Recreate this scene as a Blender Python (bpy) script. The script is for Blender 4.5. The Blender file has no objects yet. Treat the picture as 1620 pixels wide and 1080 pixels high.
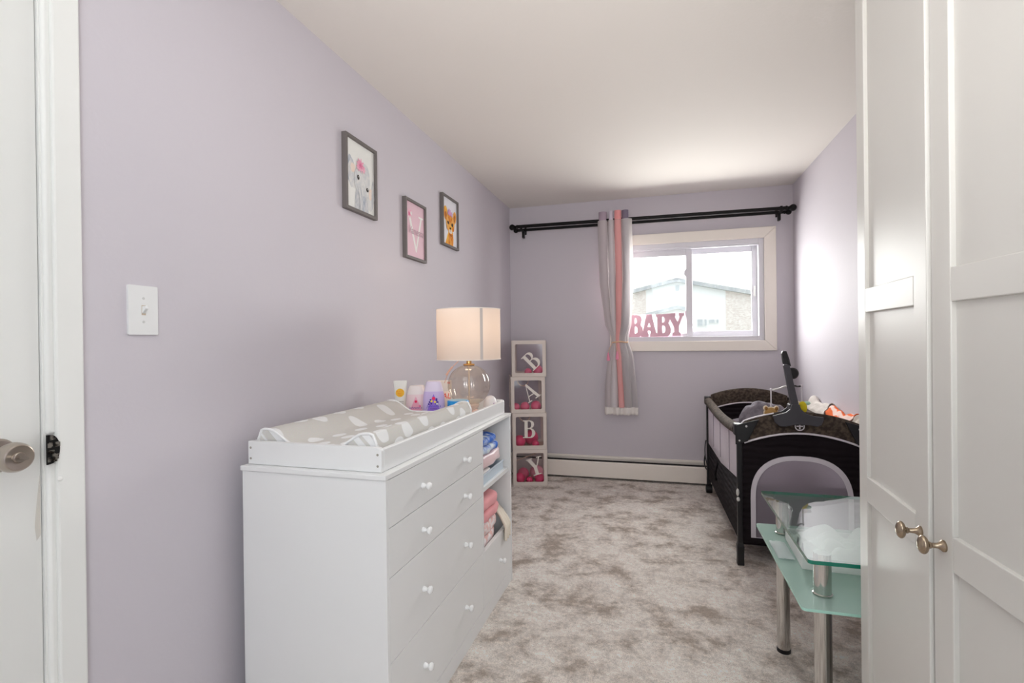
import bpy, bmesh, math, random
from mathutils import Vector, Matrix, noise
random.seed(7)
PI = math.pi
S = bpy.context.scene
COL = S.collection

# ------------------------------------------------------------------ camera
D, W, H = 4.441, 2.317, 2.40            # back wall, right wall, ceiling
YN = -1.25                               # wall behind the viewer
yaw, pitch, roll = math.radians(15.752), math.radians(-0.17), math.radians(-0.684)
F = Vector((-math.sin(yaw)*math.cos(pitch), math.cos(yaw)*math.cos(pitch), math.sin(pitch)))
R0 = Vector((math.cos(yaw), math.sin(yaw), 0)); U0 = R0.cross(F)
R1 = math.cos(roll)*R0 + math.sin(roll)*U0; U1 = -math.sin(roll)*R0 + math.cos(roll)*U0
cam = bpy.data.cameras.new('camera'); co = bpy.data.objects.new('camera', cam); COL.objects.link(co)
cam.sensor_width = 36.0; cam.lens = 801.5/1620*36.0; cam.clip_start = 0.02; cam.clip_end = 300
m = Matrix((R1, U1, -F)).transposed().to_4x4(); m.translation = Vector((1.2613, 0, 1.2034)); co.matrix_world = m
S.camera = co

# ------------------------------------------------------------------ world and lights
wd = bpy.data.worlds.new('overcast_sky'); S.world = wd; wd.use_nodes = True
bg = wd.node_tree.nodes['Background']; bg.inputs[0].default_value = (0.93, 0.97, 1.0, 1); bg.inputs[1].default_value = 1.25
def area(name, loc, target, sx, sy, power, col, spread=180):
    l = bpy.data.lights.new(name, 'AREA'); l.shape = 'RECTANGLE'; l.size = sx; l.size_y = sy; l.energy = power; l.color = col
    l.spread = math.radians(spread)
    o = bpy.data.objects.new(name, l); COL.objects.link(o); o.location = loc
    o.rotation_euler = (Vector(target)-Vector(loc)).to_track_quat('-Z', 'Y').to_euler(); return o
area('daylight_from_window', (1.54, D+0.280, 1.66), (1.36, 1.5, 1.00), 1.20, 0.80, 46, (1.0, 0.98, 0.945))
area('added_fill_behind_viewer', (1.72, -1.15, 1.30), (0.75, 1.6, 1.05), 1.1, 2.0, 17, (0.87, 0.96, 1.0))  # added unseen fill that evens out the room, not a known hallway lamp
area('added_uplight_onto_ceiling', (1.00, -0.30, 1.45), (1.00, 0.05, 2.4), 0.7, 0.7, 9.5, (0.87, 0.96, 1.0), 85)  # added helper light, bounced off the near ceiling; no fixture known here
area('added_uplight_along_ceiling', (1.15, -0.10, 1.40), (1.15, 1.9, 2.4), 0.5, 0.5, 4.6, (1.0, 0.97, 0.95), 100)  # second added helper, lifts the ceiling further into the room
S.view_settings.view_transform = 'Standard'; S.view_settings.look = 'None'
S.view_settings.gamma = 1.0; S.view_settings.use_curve_mapping = False; S.view_settings.exposure = 0.64

# ------------------------------------------------------------------ materials
def lin(c):
    return tuple(((v/255)/12.92 if v/255 <= 0.04045 else ((v/255+0.055)/1.055)**2.4) for v in c) + (1,)
MATS = {}
def mat(name, col, rough=0.5, metal=0.0, bump=None, vary=None, spec=0.5, coat=0, trans=0, ior=1.45, emit=None, emits=0, sub=0, sheen=0):
    """bump=(scale,strength); vary=(scale, second colour, detail)"""
    if name in MATS: return MATS[name]
    M = bpy.data.materials.new(name); M.use_nodes = True; nt = M.node_tree; b = nt.nodes['Principled BSDF']
    b.inputs['Base Color'].default_value = lin(col); b.inputs['Roughness'].default_value = rough; b.inputs['Metallic'].default_value = metal
    b.inputs['Specular IOR Level'].default_value = spec; b.inputs['Coat Weight'].default_value = coat
    b.inputs['Transmission Weight'].default_value = trans; b.inputs['IOR'].default_value = ior
    if sheen: b.inputs['Sheen Weight'].default_value = sheen
    if emit: b.inputs['Emission Color'].default_value = lin(emit); b.inputs['Emission Strength'].default_value = emits
    tc = nt.nodes.new('ShaderNodeTexCoord')
    if vary:
        n = nt.nodes.new('ShaderNodeTexNoise'); n.inputs['Scale'].default_value = vary[0]; n.inputs['Detail'].default_value = vary[2] if len(vary) > 2 else 3
        r = nt.nodes.new('ShaderNodeValToRGB'); r.color_ramp.elements[0].color = lin(col); r.color_ramp.elements[1].color = lin(vary[1])
        r.color_ramp.elements[0].position = .40; r.color_ramp.elements[1].position = .62
        nt.links.new(tc.outputs['Object'], n.inputs['Vector']); nt.links.new(n.outputs['Fac'], r.inputs['Fac']); nt.links.new(r.outputs['Color'], b.inputs['Base Color'])
    if bump:
        n = nt.nodes.new('ShaderNodeTexNoise'); n.inputs['Scale'].default_value = bump[0]; n.inputs['Detail'].default_value = 4
        bp = nt.nodes.new('ShaderNodeBump'); bp.inputs['Strength'].default_value = bump[1]; bp.inputs['Distance'].default_value = 0.004
        nt.links.new(tc.outputs['Object'], n.inputs['Vector']); nt.links.new(n.outputs['Fac'], bp.inputs['Height']); nt.links.new(bp.outputs['Normal'], b.inputs['Normal'])
    MATS[name] = M; return M
def facing(nt, lo, hi, pw):
    lw = nt.nodes.new('ShaderNodeLayerWeight'); lw.inputs[0].default_value = .5
    p_ = nt.nodes.new('ShaderNodeMath'); p_.operation = 'POWER'; p_.inputs[1].default_value = pw; nt.links.new(lw.outputs['Facing'], p_.inputs[0])
    q_ = nt.nodes.new('ShaderNodeMath'); q_.operation = 'MULTIPLY_ADD'; q_.inputs[1].default_value = hi; q_.inputs[2].default_value = lo; nt.links.new(p_.outputs[0], q_.inputs[0]); return q_.outputs[0]
def sheet(name, col, alpha, rough=0.6, gloss=0.0, lo=.04):
    """thin see-through sheet: transparent mixed with diffuse+translucent, or with a glossy Fresnel film"""
    if name in MATS: return MATS[name]
    M = bpy.data.materials.new(name); M.use_nodes = True; nt = M.node_tree; nt.nodes.clear()
    out = nt.nodes.new('ShaderNodeOutputMaterial'); mix = nt.nodes.new('ShaderNodeMixShader'); tr = nt.nodes.new('ShaderNodeBsdfTransparent')
    if gloss:
        tr.inputs[0].default_value = lin(col); g = nt.nodes.new('ShaderNodeBsdfGlossy'); g.inputs['Roughness'].default_value = rough
        nt.links.new(facing(nt, lo, gloss, 4), mix.inputs[0]); nt.links.new(tr.outputs[0], mix.inputs[1]); nt.links.new(g.outputs[0], mix.inputs[2])
    else:
        d = nt.nodes.new('ShaderNodeBsdfDiffuse'); d.inputs[0].default_value = lin(col); t = nt.nodes.new('ShaderNodeBsdfTranslucent'); t.inputs[0].default_value = lin(col)
        a = nt.nodes.new('ShaderNodeMixShader'); a.inputs[0].default_value = .4
        nt.links.new(d.outputs[0], a.inputs[1]); nt.links.new(t.outputs[0], a.inputs[2])
        mix.inputs[0].default_value = alpha; nt.links.new(tr.outputs[0], mix.inputs[1]); nt.links.new(a.outputs[0], mix.inputs[2])
    nt.links.new(mix.outputs[0], out.inputs[0]); MATS[name] = M; return M

M_wall = mat('lavender_paint', (209, 203, 210), .62, bump=(90, .10), spec=.2)
M_ceil = mat('ceiling_paint', (236, 230, 224), .8, bump=(60, .1), spec=.2)
M_white = mat('white_lacquer', (236, 236, 236), .35)
M_trim = mat('white_trim_paint', (238, 238, 235), .4, bump=(40, .06))
M_doorp = mat('white_door_paint', (230, 230, 227), .42, bump=(30, .05))
M_ward = mat('wardrobe_white', (219, 217, 212), .40)
M_cream = mat('cream_trim', (246, 238, 229), .45)
M_vinyl = mat('window_vinyl', (222, 220, 226), .4)
M_black = mat('black_metal', (8, 7, 7), .5, spec=.3)
M_nickel = mat('brushed_nickel', (178, 168, 158), .28, 1.0)
M_bronze = mat('antique_nickel', (164, 148, 128), .25, 1.0)
M_chrome = mat('chrome', (205, 203, 200), .12, 1.0)
M_brass = mat('warm_brass', (214, 172, 112), .25, 1.0)
M_dark = mat('dark_slot', (12, 10, 10), .9)

# ------------------------------------------------------------------ mesh builder
class MB:
    def __init__(s): s.v = []; s.f = []; s.mi = []; s.cur = 0
    def add(s, vs, fs):
        o = len(s.v); s.v += [tuple(p) for p in vs]; s.f += [tuple(i+o for i in f) for f in fs]; s.mi += [s.cur]*len(fs); return s
    def box(s, x0, x1, y0, y1, z0, z1):
        return s.add([(x0,y0,z0),(x1,y0,z0),(x1,y1,z0),(x0,y1,z0),(x0,y0,z1),(x1,y0,z1),(x1,y1,z1),(x0,y1,z1)],
                     [(0,3,2,1),(4,5,6,7),(0,1,5,4),(1,2,6,5),(2,3,7,6),(3,0,4,7)])
    def rings(s, rings, cap0=True, cap1=True, closed=False):
        n = len(rings[0]); vs = [p for r in rings for p in r]; fs = []
        m_ = len(rings)
        for i in range(m_ if closed else m_-1):
            a, b = i*n, ((i+1) % m_)*n
            for j in range(n):
                k = (j+1) % n; fs.append((a+j, a+k, b+k, b+j))
        if not closed:
            if cap0: fs.append(tuple(reversed(range(n))))
            if cap1: fs.append(tuple((m_-1)*n+j for j in range(n)))
        return s.add(vs, fs)
    def tube(s, pts, r, n=10, closed=False, ry=None):
        pts = [Vector(p) for p in pts]; rs = r if isinstance(r, (list, tuple)) else [r]*len(pts); rings = []; prev = None
        for i, p in enumerate(pts):
            a = pts[(i-1) % len(pts)] if (closed or i > 0) else p; b = pts[(i+1) % len(pts)] if (closed or i < len(pts)-1) else p
            t = (b-a).normalized()
            if prev is None: u = t.orthogonal().normalized() if abs(t.z) > .9 else t.cross(Vector((0,0,1))).normalized()
            else:
                u = prev - t*prev.dot(t); u.normalize()
            prev = u; w = t.cross(u)
            rings.append([p + u*(rs[i]*math.cos(2*PI*k/n)) + w*((ry or 1)*rs[i]*math.sin(2*PI*k/n)) for k in range(n)])
        return s.rings(rings, closed=closed)
    def cyl(s, p0, p1, r0, r1=None, n=20): return s.tube([p0, p1], [r0, r0 if r1 is None else r1], n)
    def lathe(s, prof, n=24, mtx=Matrix(), lobes=0, amp=0):
        rings = []
        for r, z in prof:
            ring = []
            for k in range(n):
                rr_ = r*(1+amp*abs(math.cos(lobes*PI*k/n))) if lobes else r
                ring.append(mtx @ Vector((rr_*math.cos(2*PI*k/n), rr_*math.sin(2*PI*k/n), z)))
            rings.append(ring)
        return s.rings(rings)
    def ell(s, c, rad, nu=20, nv=12, nz=0, ns=8, seed=0, power=1.0):
        rings = []; c = Vector(c)
        def sp(x): return math.copysign(abs(x)**power, x)
        for i in range(nv+1):
            th = -PI/2 + PI*(i+.02*(i == 0)-.02*(i == nv))/nv; ring = []
            for k in range(nu):
                ph = 2*PI*k/nu
                d = Vector((sp(math.cos(th))*sp(math.cos(ph))*rad[0], sp(math.cos(th))*sp(math.sin(ph))*rad[1], sp(math.sin(th))*rad[2]))
                if nz: d *= 1 + nz*noise.noise(d*ns + Vector((seed, seed*1.7, 0)))
                ring.append(c+d)
            rings.append(ring)
        return s.rings(rings)
    def grid(s, fn, nu, nv, thick=0):
        vs = [Vector(fn(i/nu, j/nv)) for j in range(nv+1) for i in range(nu+1)]
        fs = [(j*(nu+1)+i, j*(nu+1)+i+1, (j+1)*(nu+1)+i+1, (j+1)*(nu+1)+i) for j in range(nv) for i in range(nu)]
        return s.add(vs, fs)
    def poly(s, loops, depth, mtx=Matrix(), res=1):
        """filled outline with holes, extruded +-depth/2 along local z"""
        cu = bpy.data.curves.new('tmp', 'CURVE'); cu.dimensions = '2D'; cu.fill_mode = 'BOTH'; cu.extrude = depth/2
        for lp in loops:
            sp = cu.splines.new('POLY'); sp.points.add(len(lp)-1); sp.use_cyclic_u = True
            sp.points.foreach_set('co', [c for p in lp for c in (float(p[0]), float(p[1]), 0.0, 1.0)])
        ob = bpy.data.objects.new('tmp', cu); me = bpy.data.meshes.new_from_object(ob)
        vs = [mtx @ v.co for v in me.vertices]; fs = [tuple(p.vertices) for p in me.polygons]
        bpy.data.objects.remove(ob); bpy.data.curves.remove(cu); bpy.data.meshes.remove(me)
        return s.add(vs, fs)
    def text(s, body, size, depth, mtx, shear=0, align='CENTER'):
        cu = bpy.data.curves.new('tmp', 'FONT'); cu.body = body; cu.size = size; cu.extrude = depth/2; cu.shear = shear; cu.align_x = align; cu.resolution_u = 2
        ob = bpy.data.objects.new('tmp', cu); me = bpy.data.meshes.new_from_object(ob)
        vs = [mtx @ v.co for v in me.vertices]; fs = [tuple(p.vertices) for p in me.polygons]
        bpy.data.objects.remove(ob); bpy.data.curves.remove(cu); bpy.data.meshes.remove(me)
        return s.add(vs, fs)
    def xf(s, mtx): s.v = [tuple(mtx @ Vector(p)) for p in s.v]; return s
    def build(s, name, mats, parent=None, smooth=40, bevel=0, seg=2, sub=0, solid=0):
        me = bpy.data.meshes.new(name); me.from_pydata(s.v, [], s.f); me.validate(); 
        ms = mats if isinstance(mats, (list, tuple)) else [mats]
        for q in ms: me.materials.append(q)
        if len(ms) > 1 and len(me.polygons) == len(s.mi): me.polygons.foreach_set('material_index', s.mi)
        bm = bmesh.new(); bm.from_mesh(me); bmesh.ops.remove_doubles(bm, verts=bm.verts, dist=1e-6); bmesh.ops.recalc_face_normals(bm, faces=bm.faces); bm.to_mesh(me); bm.free()
        if smooth:
            me.polygons.foreach_set('use_smooth', [True]*len(me.polygons)); me.set_sharp_from_angle(angle=math.radians(smooth))
        o = bpy.data.objects.new(name, me); COL.objects.link(o)
        if parent: o.parent = parent
        if solid:
            md = o.modifiers.new('solid', 'SOLIDIFY'); md.thickness = solid; md.offset = 0
        if bevel:
            md = o.modifiers.new('bevel', 'BEVEL'); md.width = bevel; md.segments = seg; md.limit_method = 'ANGLE'; md.angle_limit = math.radians(40)
        if sub:
            md = o.modifiers.new('sub', 'SUBSURF'); md.levels = sub; md.render_levels = sub
        return o
def thing(name, label, cat, loc=(0,0,0), rz=0, group=None):
    o = bpy.data.objects.new(name, None); COL.objects.link(o); o.location = loc; o.rotation_euler = (0,0,rz); o.empty_display_size = .05
    return tag(o, label, cat, group)
def tag(o, label, cat, group=None):
    o['label'] = label; o['category'] = cat
    if group: o['group'] = group
    return o
def struct(o, label=None):
    o['kind'] = 'structure'
    if label: o['label'] = label
    return o
def arc(cx, cy, rx, ry, a0, a1, n=14):
    return [(cx+rx*math.cos(math.radians(a0+(a1-a0)*i/n)), cy+ry*math.sin(math.radians(a0+(a1-a0)*i/n))) for i in range(n+1)]
def rrect(x0, x1, y0, y1, r, n=5):
    return arc(x1-r, y0+r, r, r, -90, 0, n)+arc(x1-r, y1-r, r, r, 0, 90, n)+arc(x0+r, y1-r, r, r, 90, 180, n)+arc(x0+r, y0+r, r, r, 180, 270, n)
def bez(p0, p1, p2, p3, n=12):
    p0, p1, p2, p3 = map(Vector, (p0, p1, p2, p3))
    return [p0*(1-t)**3+p1*3*t*(1-t)**2+p2*3*t*t*(1-t)+p3*t**3 for t in [i/n for i in range(n+1)]]
# local (x,y,z) of a flat drawing -> standing in world: x along +X, y up, facing -Y
STAND = Matrix(((1,0,0,0),(0,0,-1,0),(0,1,0,0),(0,0,0,1)))
# drawing on the left wall, facing +X: x along +Y (left to right seen from the room), y up
LWALL = Matrix(((0,0,1,0),(1,0,0,0),(0,1,0,0),(0,0,0,1)))

# ================================================================== the setting
def carpet():
    M = bpy.data.materials.new('mottled_carpet'); M.use_nodes = True; nt = M.node_tree; b = nt.nodes['Principled BSDF']
    b.inputs['Roughness'].default_value = 1; b.inputs['Specular IOR Level'].default_value = .1; b.inputs['Sheen Weight'].default_value = .15
    tc = nt.nodes.new('ShaderNodeTexCoord'); L = nt.links.new
    def nz(sc, det, rough=.5, dist=0):
        n = nt.nodes.new('ShaderNodeTexNoise'); n.inputs['Scale'].default_value = sc; n.inputs['Detail'].default_value = det
        n.inputs['Roughness'].default_value = rough; n.inputs['Distortion'].default_value = dist; L(tc.outputs['Object'], n.inputs['Vector']); return n
    a = nz(5.0, 10, .70, .15); f = nz(230, 3, .7); g = nz(60, 3, .7)
    r = nt.nodes.new('ShaderNodeValToRGB'); e = r.color_ramp.elements
    e[0].position = .39; e[0].color = lin((176, 160, 147)); e[1].position = .565; e[1].color = lin((242, 233, 225)); x = e.new(.475); x.color = lin((222, 211, 202))
    L(a.outputs['Fac'], r.inputs['Fac'])
    def mul(c, fac_node, lo, hi):
        mr = nt.nodes.new('ShaderNodeMapRange'); mr.inputs[1].default_value = .3; mr.inputs[2].default_value = .7; mr.inputs[3].default_value = lo; mr.inputs[4].default_value = hi
        L(fac_node.outputs['Fac'], mr.inputs[0]); mx = nt.nodes.new('ShaderNodeMix'); mx.data_type = 'RGBA'; mx.blend_type = 'MULTIPLY'; mx.inputs[0].default_value = 1
        L(c, mx.inputs[6]); L(mr.outputs[0], mx.inputs[7]); return mx.outputs[2]
    c = mul(r.outputs[0], f, .80, 1.46); c = mul(c, g, .80, 1.16); c = mul(c, nz(22, 4, .6), .88, 1.10); L(c, b.inputs['Base Color'])
    bp = nt.nodes.new('ShaderNodeBump'); bp.inputs['Strength'].default_value = .8; bp.inputs['Distance'].default_value = .012
    L(f.outputs['Fac'], bp.inputs['Height']); L(bp.outputs[0], b.inputs['Normal']); return M
struct(MB().box(-.15, W+.15, YN-.1, D+.15, -.12, 0).build('floor', carpet(), smooth=0), 'mottled beige grey cut pile carpet')
struct(MB().box(-.15, W+.15, YN-.1, D+.15, H, H+.12).build('ceiling', M_ceil, smooth=0), 'off-white painted ceiling')
struct(MB().box(-.15, 0, YN, -.02, 0, H).box(-.15, 0, .790, D+.15, 0, H).box(-.15, 0, -.02, .790, 2.05, H).build('wall_left', M_wall, smooth=0), 'lavender painted wall on the left')
struct(MB().box(W, W+.15, YN, D+.15, 0, H).build('wall_right', M_wall, smooth=0), 'lavender painted wall on the right')
struct(MB().box(-.15, W+.15, YN-.1, YN, 0, H).build('wall_front', M_wall, smooth=0))
OX0, OX1, OZ0, OZ1 = .975, 2.105, 1.177, 1.995
struct(MB().box(0, OX0, D, D+.15, 0, H).box(OX1, W, D, D+.15, 0, H).box(OX0, OX1, D, D+.15, 0, OZ0).box(OX0, OX1, D, D+.15, OZ1, H).build('wall_back', M_wall, smooth=0), 'lavender end wall with the window')

# window casing
CX0, CX1, CZ0, CZ1 = .888, 2.192, 1.095, 2.08
tr = struct(bpy.data.objects.new('trim_1', None), 'cream painted window casing'); COL.objects.link(tr)
def mitre(pts, y0, y1):
    n = len(pts); return [(p[0], y0, p[1]) for p in pts]+[(p[0], y1, p[1]) for p in pts], [tuple(range(n)), tuple(range(2*n-1, n-1, -1))]+[(i, (i+1) % n, n+(i+1) % n, n+i) for i in range(n)]
for pts in ([(CX0,CZ0),(CX1,CZ0),(OX1,OZ0),(OX0,OZ0)], [(CX0,CZ1),(OX0,OZ1),(OX1,OZ1),(CX1,CZ1)], [(CX0,CZ0),(OX0,OZ0),(OX0,OZ1),(CX0,CZ1)], [(CX1,CZ0),(CX1,CZ1),(OX1,OZ1),(OX1,OZ0)]):
    MB().add(*mitre(pts, D-.020, D)).build('casing_board', M_cream, tr, smooth=0, bevel=.004)
# window unit
wn = struct(bpy.data.objects.new('window_1', None), 'white vinyl horizontal sliding window'); COL.objects.link(wn)
def frame(x0, x1, z0, z1, y0, y1, l, r, b, t): return MB().box(x0, x0+l, y0, y1, z0, z1).box(x1-r, x1, y0, y1, z0, z1).box(x0+l, x1-r, y0, y1, z0, z0+b).box(x0+l, x1-r, y0, y1, z1-t, z1)
frame(OX0, OX1, OZ0, OZ1, D-.004, D+.11, .040, .040, .038, .040).build('window_frame', M_vinyl, wn, smooth=0, bevel=.003)
sl = frame(OX0+.038, 1.567, OZ0+.036, OZ1-.036, D+.030, D+.056, .045, .051, .030, .067).build('sash', M_vinyl, wn, smooth=0, bevel=.003)
sr = frame(1.530, OX1-.038, OZ0+.036, OZ1-.036, D+.062, D+.088, .040, .043, .047, .058).build('sash', M_vinyl, wn, smooth=0, bevel=.003)
MB().box(OX0+.04, OX1-.04, D+.004, D+.022, OZ1-.052, OZ1-.038).build('head_track', M_vinyl, wn, smooth=0, bevel=.002)
M_pane = sheet('window_glass', (250, 252, 252), 0, .02, gloss=.45)
MB().box(1.056, 1.518, D+.041, D+.045, 1.242, 1.894).build('pane', M_pane, sl, smooth=0)
MB().box(1.568, 2.026, D+.073, D+.077, 1.258, 1.902).build('pane', M_pane, sr, smooth=0)
for z in (1.745, 1.405):
    MB().add([(1.516,D+.026,z-.035),(1.500,D+.026,z-.01),(1.503,D+.026,z+.012),(1.516,D+.026,z+.035),(1.516,D+.034,z-.035),(1.500,D+.034,z-.01),(1.503,D+.034,z+.012),(1.516,D+.034,z+.035)],
             [(0,1,2,3),(7,6,5,4),(0,4,5,1),(1,5,6,2),(2,6,7,3),(3,7,4,0)]).build('sash_latch', M_vinyl, sl, smooth=0)
MB().box(2.040, 2.052, D+.050, D+.064, 1.535, 1.620).build('sash_handle', M_trim, sr, bevel=.004)

# door and casing on the left wall
tr2 = struct(bpy.data.objects.new('trim_2', None), 'white door casing with a hacked latch notch'); COL.objects.link(tr2)
MB().box(0, .016, .786, .842, 0, 2.12).build('casing_board', M_trim, tr2, smooth=0, bevel=.004)
MB().box(-.004, .009, .772, .790, 0, 1.0-.048).box(-.004, .009, .772, .790, 1.012, 2.06).build('casing_bead', M_trim, tr2, smooth=30, bevel=.006, seg=3)
MB().box(0, .016, -.10, .842, 2.05, 2.12).build('casing_board', M_trim, tr2, smooth=0, bevel=.004)
MB().box(-.15, .001, .7685, .7895, 0, 2.05).build('jamb', M_trim, tr2, smooth=0)
MB().box(-.12, -.046, .756, .768, 0, 2.05).build('door_stop', M_trim, tr2, smooth=0)
nb = MB(); npts = [(.7655, .950)]+arc(.7715, .9815, .018, .031, -90, 90, 12)+[(.7655, 1.013)]
nb.poly([npts], .004, Matrix.Translation((.0165, 0, 0)) @ LWALL).build('latch_notch', M_dark, tr2, smooth=0)
MN = mat('chewed_metal', (150, 146, 138), .35, .8, vary=(120, (40, 34, 30)))
nb = MB(); random.seed(3)
for i in range(16):
    z = .957+.05*random.random(); y = .768+.018*random.random()*math.sqrt(max(.05, 1-((z-.9815)/.031)**2)); s = .0015+.004*random.random(); q = .0015+.003*random.random()
    nb.box(.017, .0195+.002*random.random(), y-q, y+q, z-s, z+s)
nb.build('strike_plate', MN, tr2, smooth=0)
MB().ell((.0165, .790, .915), (.003, .006, .006), 10, 6).build('paint_blob', M_trim, tr2)
dr = struct(bpy.data.objects.new('door_1', None), 'white painted flat door with satin nickel knob'); COL.objects.link(dr); dr.location = (0, 0, 0)
MDS = mat('stained_door_paint', (231, 231, 228), .42, bump=(25, .05))
MB().box(-.042, -.004, -.012, .7672, .012, 2.045).build('door_slab', MDS, dr, smooth=0, bevel=.002)
KX = Matrix.Translation((-.004, .690, .985)) @ Matrix.Rotation(PI/2, 4, 'Y')
kn = MB().lathe([(.0, 0),(.034, 0),(.034, .004),(.030, .008),(.016, .010),(.015, .026),(.0175, .031),(.0265, .040),(.0295, .052),(.0285, .062),(.0255, .0685),(.0235, .0695),(.011, .067),(.0, .067)], 36, KX).build('door_knob', M_nickel, dr, smooth=35)
MB().lathe([(.0, .066),(.0105, .066),(.0105, .069),(.009, .071),(.0, .071)], 24, KX).poly([rrect(-.0085, .0085, -.0028, .0028, .0025)], .012, KX @ Matrix.Rotation(math.radians(70), 4, 'Z') @ Matrix.Translation((0,0,.076))).build('turn_button', M_nickel, kn, smooth=35)
M_stain = sheet('rust_stain', (206, 184, 150), .10)
MB().poly([[(.7645,.93),(.7645,.80),(.757,.79),(.754,.82),(.757,.86),(.761,.90)]], .0003, Matrix.Translation((-.0036,0,0)) @ LWALL).build('rust_stain', M_stain, dr, smooth=0)

# outdoors
struct(MB().box(-60, 70, D+.6, 120, -3.2, -3.0).build('ground', mat('pale_ground', (186, 184, 176), .9, vary=(.3, (172, 176, 160))), smooth=0))
HY = 45.0; hs = HY/20.0
def hp(x, z): return (1.2613+(x-1.2613)*hs, 1.2034+(z-1.2034)*hs)
house = thing('neighbour_house', 'hazy white-sided gable house with brick corners seen through the window', 'house', (0, HY, -3.0))
M_siding = mat('white_siding', (244, 244, 244), .8); M_roof = mat('grey_shingle', (178, 180, 184), .9, vary=(3, (200, 200, 200)))
def brickmat():
    M = mat('pale_brick', (226, 216, 210), .9); nt = M.node_tree; b = nt.nodes['Principled BSDF']; t = nt.nodes.new('ShaderNodeTexBrick'); tc = nt.nodes.new('ShaderNodeTexCoord')
    mp = nt.nodes.new('ShaderNodeMapping'); mp.inputs['Rotation'].default_value = (PI/2, 0, 0)
    t.inputs['Color1'].default_value = lin((236,226,220)); t.inputs['Color2'].default_value = lin((214,198,190)); t.inputs['Mortar'].default_value = lin((240,238,236)); t.inputs['Scale'].default_value = 3.2
    nt.links.new(tc.outputs['Object'], mp.inputs[0]); nt.links.new(mp.outputs[0], t.inputs['Vector']); nt.links.new(t.outputs['Color'], b.inputs['Base Color']); return M
M_brick = brickmat()
pk = hp(2.061, 3.37); sl1 = hp(4.9, 2.74); sl2 = hp(-1.0, 2.66); a0 = hp(.954, 2.97); a1 = hp(3.775, 2.96); gz = -3.0
def hpoly(pts, y, d): 
    q = MB(); q.poly([[(p[0], p[1]+3.0) for p in pts]], d, Matrix.Translation((0, y, 0)) @ STAND); return q
def roofz(x): return pk[1]-(x-pk[0])*(pk[1]-sl1[1])/(sl1[0]-pk[0]) if x > pk[0] else pk[1]-(pk[0]-x)*(pk[1]-sl2[1])/(pk[0]-sl2[0])
hpoly([(sl2[0]+.5, gz),(a0[0], gz),(a0[0], roofz(a0[0])),(sl2[0]+.5, roofz(sl2[0]+.5))], .2, .4).build('brick_wall', M_brick, house, smooth=0)
hpoly([(a1[0], gz),(sl1[0]-.5, gz),(sl1[0]-.5, roofz(sl1[0]-.5)),(a1[0], roofz(a1[0]))], .2, .4).build('brick_wall', M_brick, house, smooth=0)
hpoly([(a0[0], gz),(a1[0], gz),(a1[0], roofz(a1[0])),(pk[0], pk[1]),(a0[0], roofz(a0[0]))], .25, .4).build('siding_wall', M_siding, house, smooth=0)
for e in (sl1, sl2):
    hpoly([(pk[0], pk[1]-.16),(e[0], e[1]-.16),(e[0], e[1]+.16),(pk[0], pk[1]+.16)], 4.5, 10).build('roof', M_roof, house, smooth=0)
v0 = hp(2.03, 3.18); v1 = hp(2.16, 2.98)
M_hwin = mat('far_window', (196, 200, 204), .6)
hpoly([(v0[0], v0[1]),(v1[0], v0[1]),(v1[0], v1[1]),(v0[0], v1[1])], 0, .06).build('gable_vent', M_hwin, house, smooth=0)
for (xa, xb, za, zb) in ((2.78, 2.98, 1.90, 1.62), (3.03, 3.12, 1.90, 1.62), (3.19, 3.39, 1.88, 1.72), (3.44, 3.53, 1.88, 1.72)):
    p = hp(xa, za); q = hp(xb, zb); f_ = hpoly([(p[0],q[1]),(q[0],q[1]),(q[0],p[1]),(p[0],p[1])], 0, .08).build('house_window', M_siding, house, smooth=0)
    hpoly([(p[0]+.03,q[1]+.06),(q[0]-.03,q[1]+.06),(q[0]-.03,p[1]-.03),(p[0]+.03,p[1]-.03)], -.03, .08).build('pane', M_hwin, f_, smooth=0)
gar = thing('neighbour_garage', 'low pale garage with a grey gable roof behind the word sign', 'garage', (0, 36, -3.0))
gs = 36/20.0
def gp(x, z): return (1.2613+(x-1.2613)*gs, 1.2034+(z-1.2034)*gs)
g0 = gp(2.095, 2.36); g1 = gp(.9, 2.08); g2 = gp(2.62, 2.22); gw = gp(1.15, 0); gw2 = gp(2.55, 0)
for e in (g1, g2): hpoly([(g0[0], g0[1]-.12),(e[0], e[1]-.12),(e[0], e[1]+.12),(g0[0], g0[1]+.12)], 2, 4.5).build('roof', M_roof, gar, smooth=0)
hpoly([(gw[0], gz),(gw2[0], gz),(gw2[0], g2[1]),(g0[0], g0[1]),(gw[0], g1[1]+.06)], .3, .5).build('wall', mat('pale_stucco', (232, 230, 226), .9), gar, smooth=0)

# ================================================================== baseboard heater
ht = thing('baseboard_heater', 'long cream metal baseboard heater under the window wall', 'heater', (0, D, 0))
HX0, HX1 = .012, W-.012
MB().box(HX0, HX1, -.012, 0, .01, .190).box(HX0, HX1, -.022, -.012, .172, .190).build('back_plate', M_cream, ht, smooth=0, bevel=.002)
MB().box(HX0+.02, HX1-.02, -.052, -.013, .05, .155).build('heating_fins', M_dark, ht, smooth=0)
MB().add([(HX0,-.066,.018),(HX1,-.066,.018),(HX1,-.066,.140),(HX0,-.066,.140),(HX0,-.052,.150),(HX1,-.052,.150),(HX0,-.060,.018),(HX1,-.060,.018),(HX1,-.060,.138),(HX0,-.060,.138),(HX0,-.052,.146),(HX1,-.052,.146)],
         [(0,1,2,3),(3,2,5,4),(6,9,8,7),(9,10,11,8),(4,5,11,10),(0,6,7,1)]).build('front_cover', M_cream, ht, smooth=0)
for x in (HX0-.006, HX1-.010): MB().box(x, x+.016, -.067, 0, .012, .192).build('end_cap', M_cream, ht, smooth=0, bevel=.002)

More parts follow.
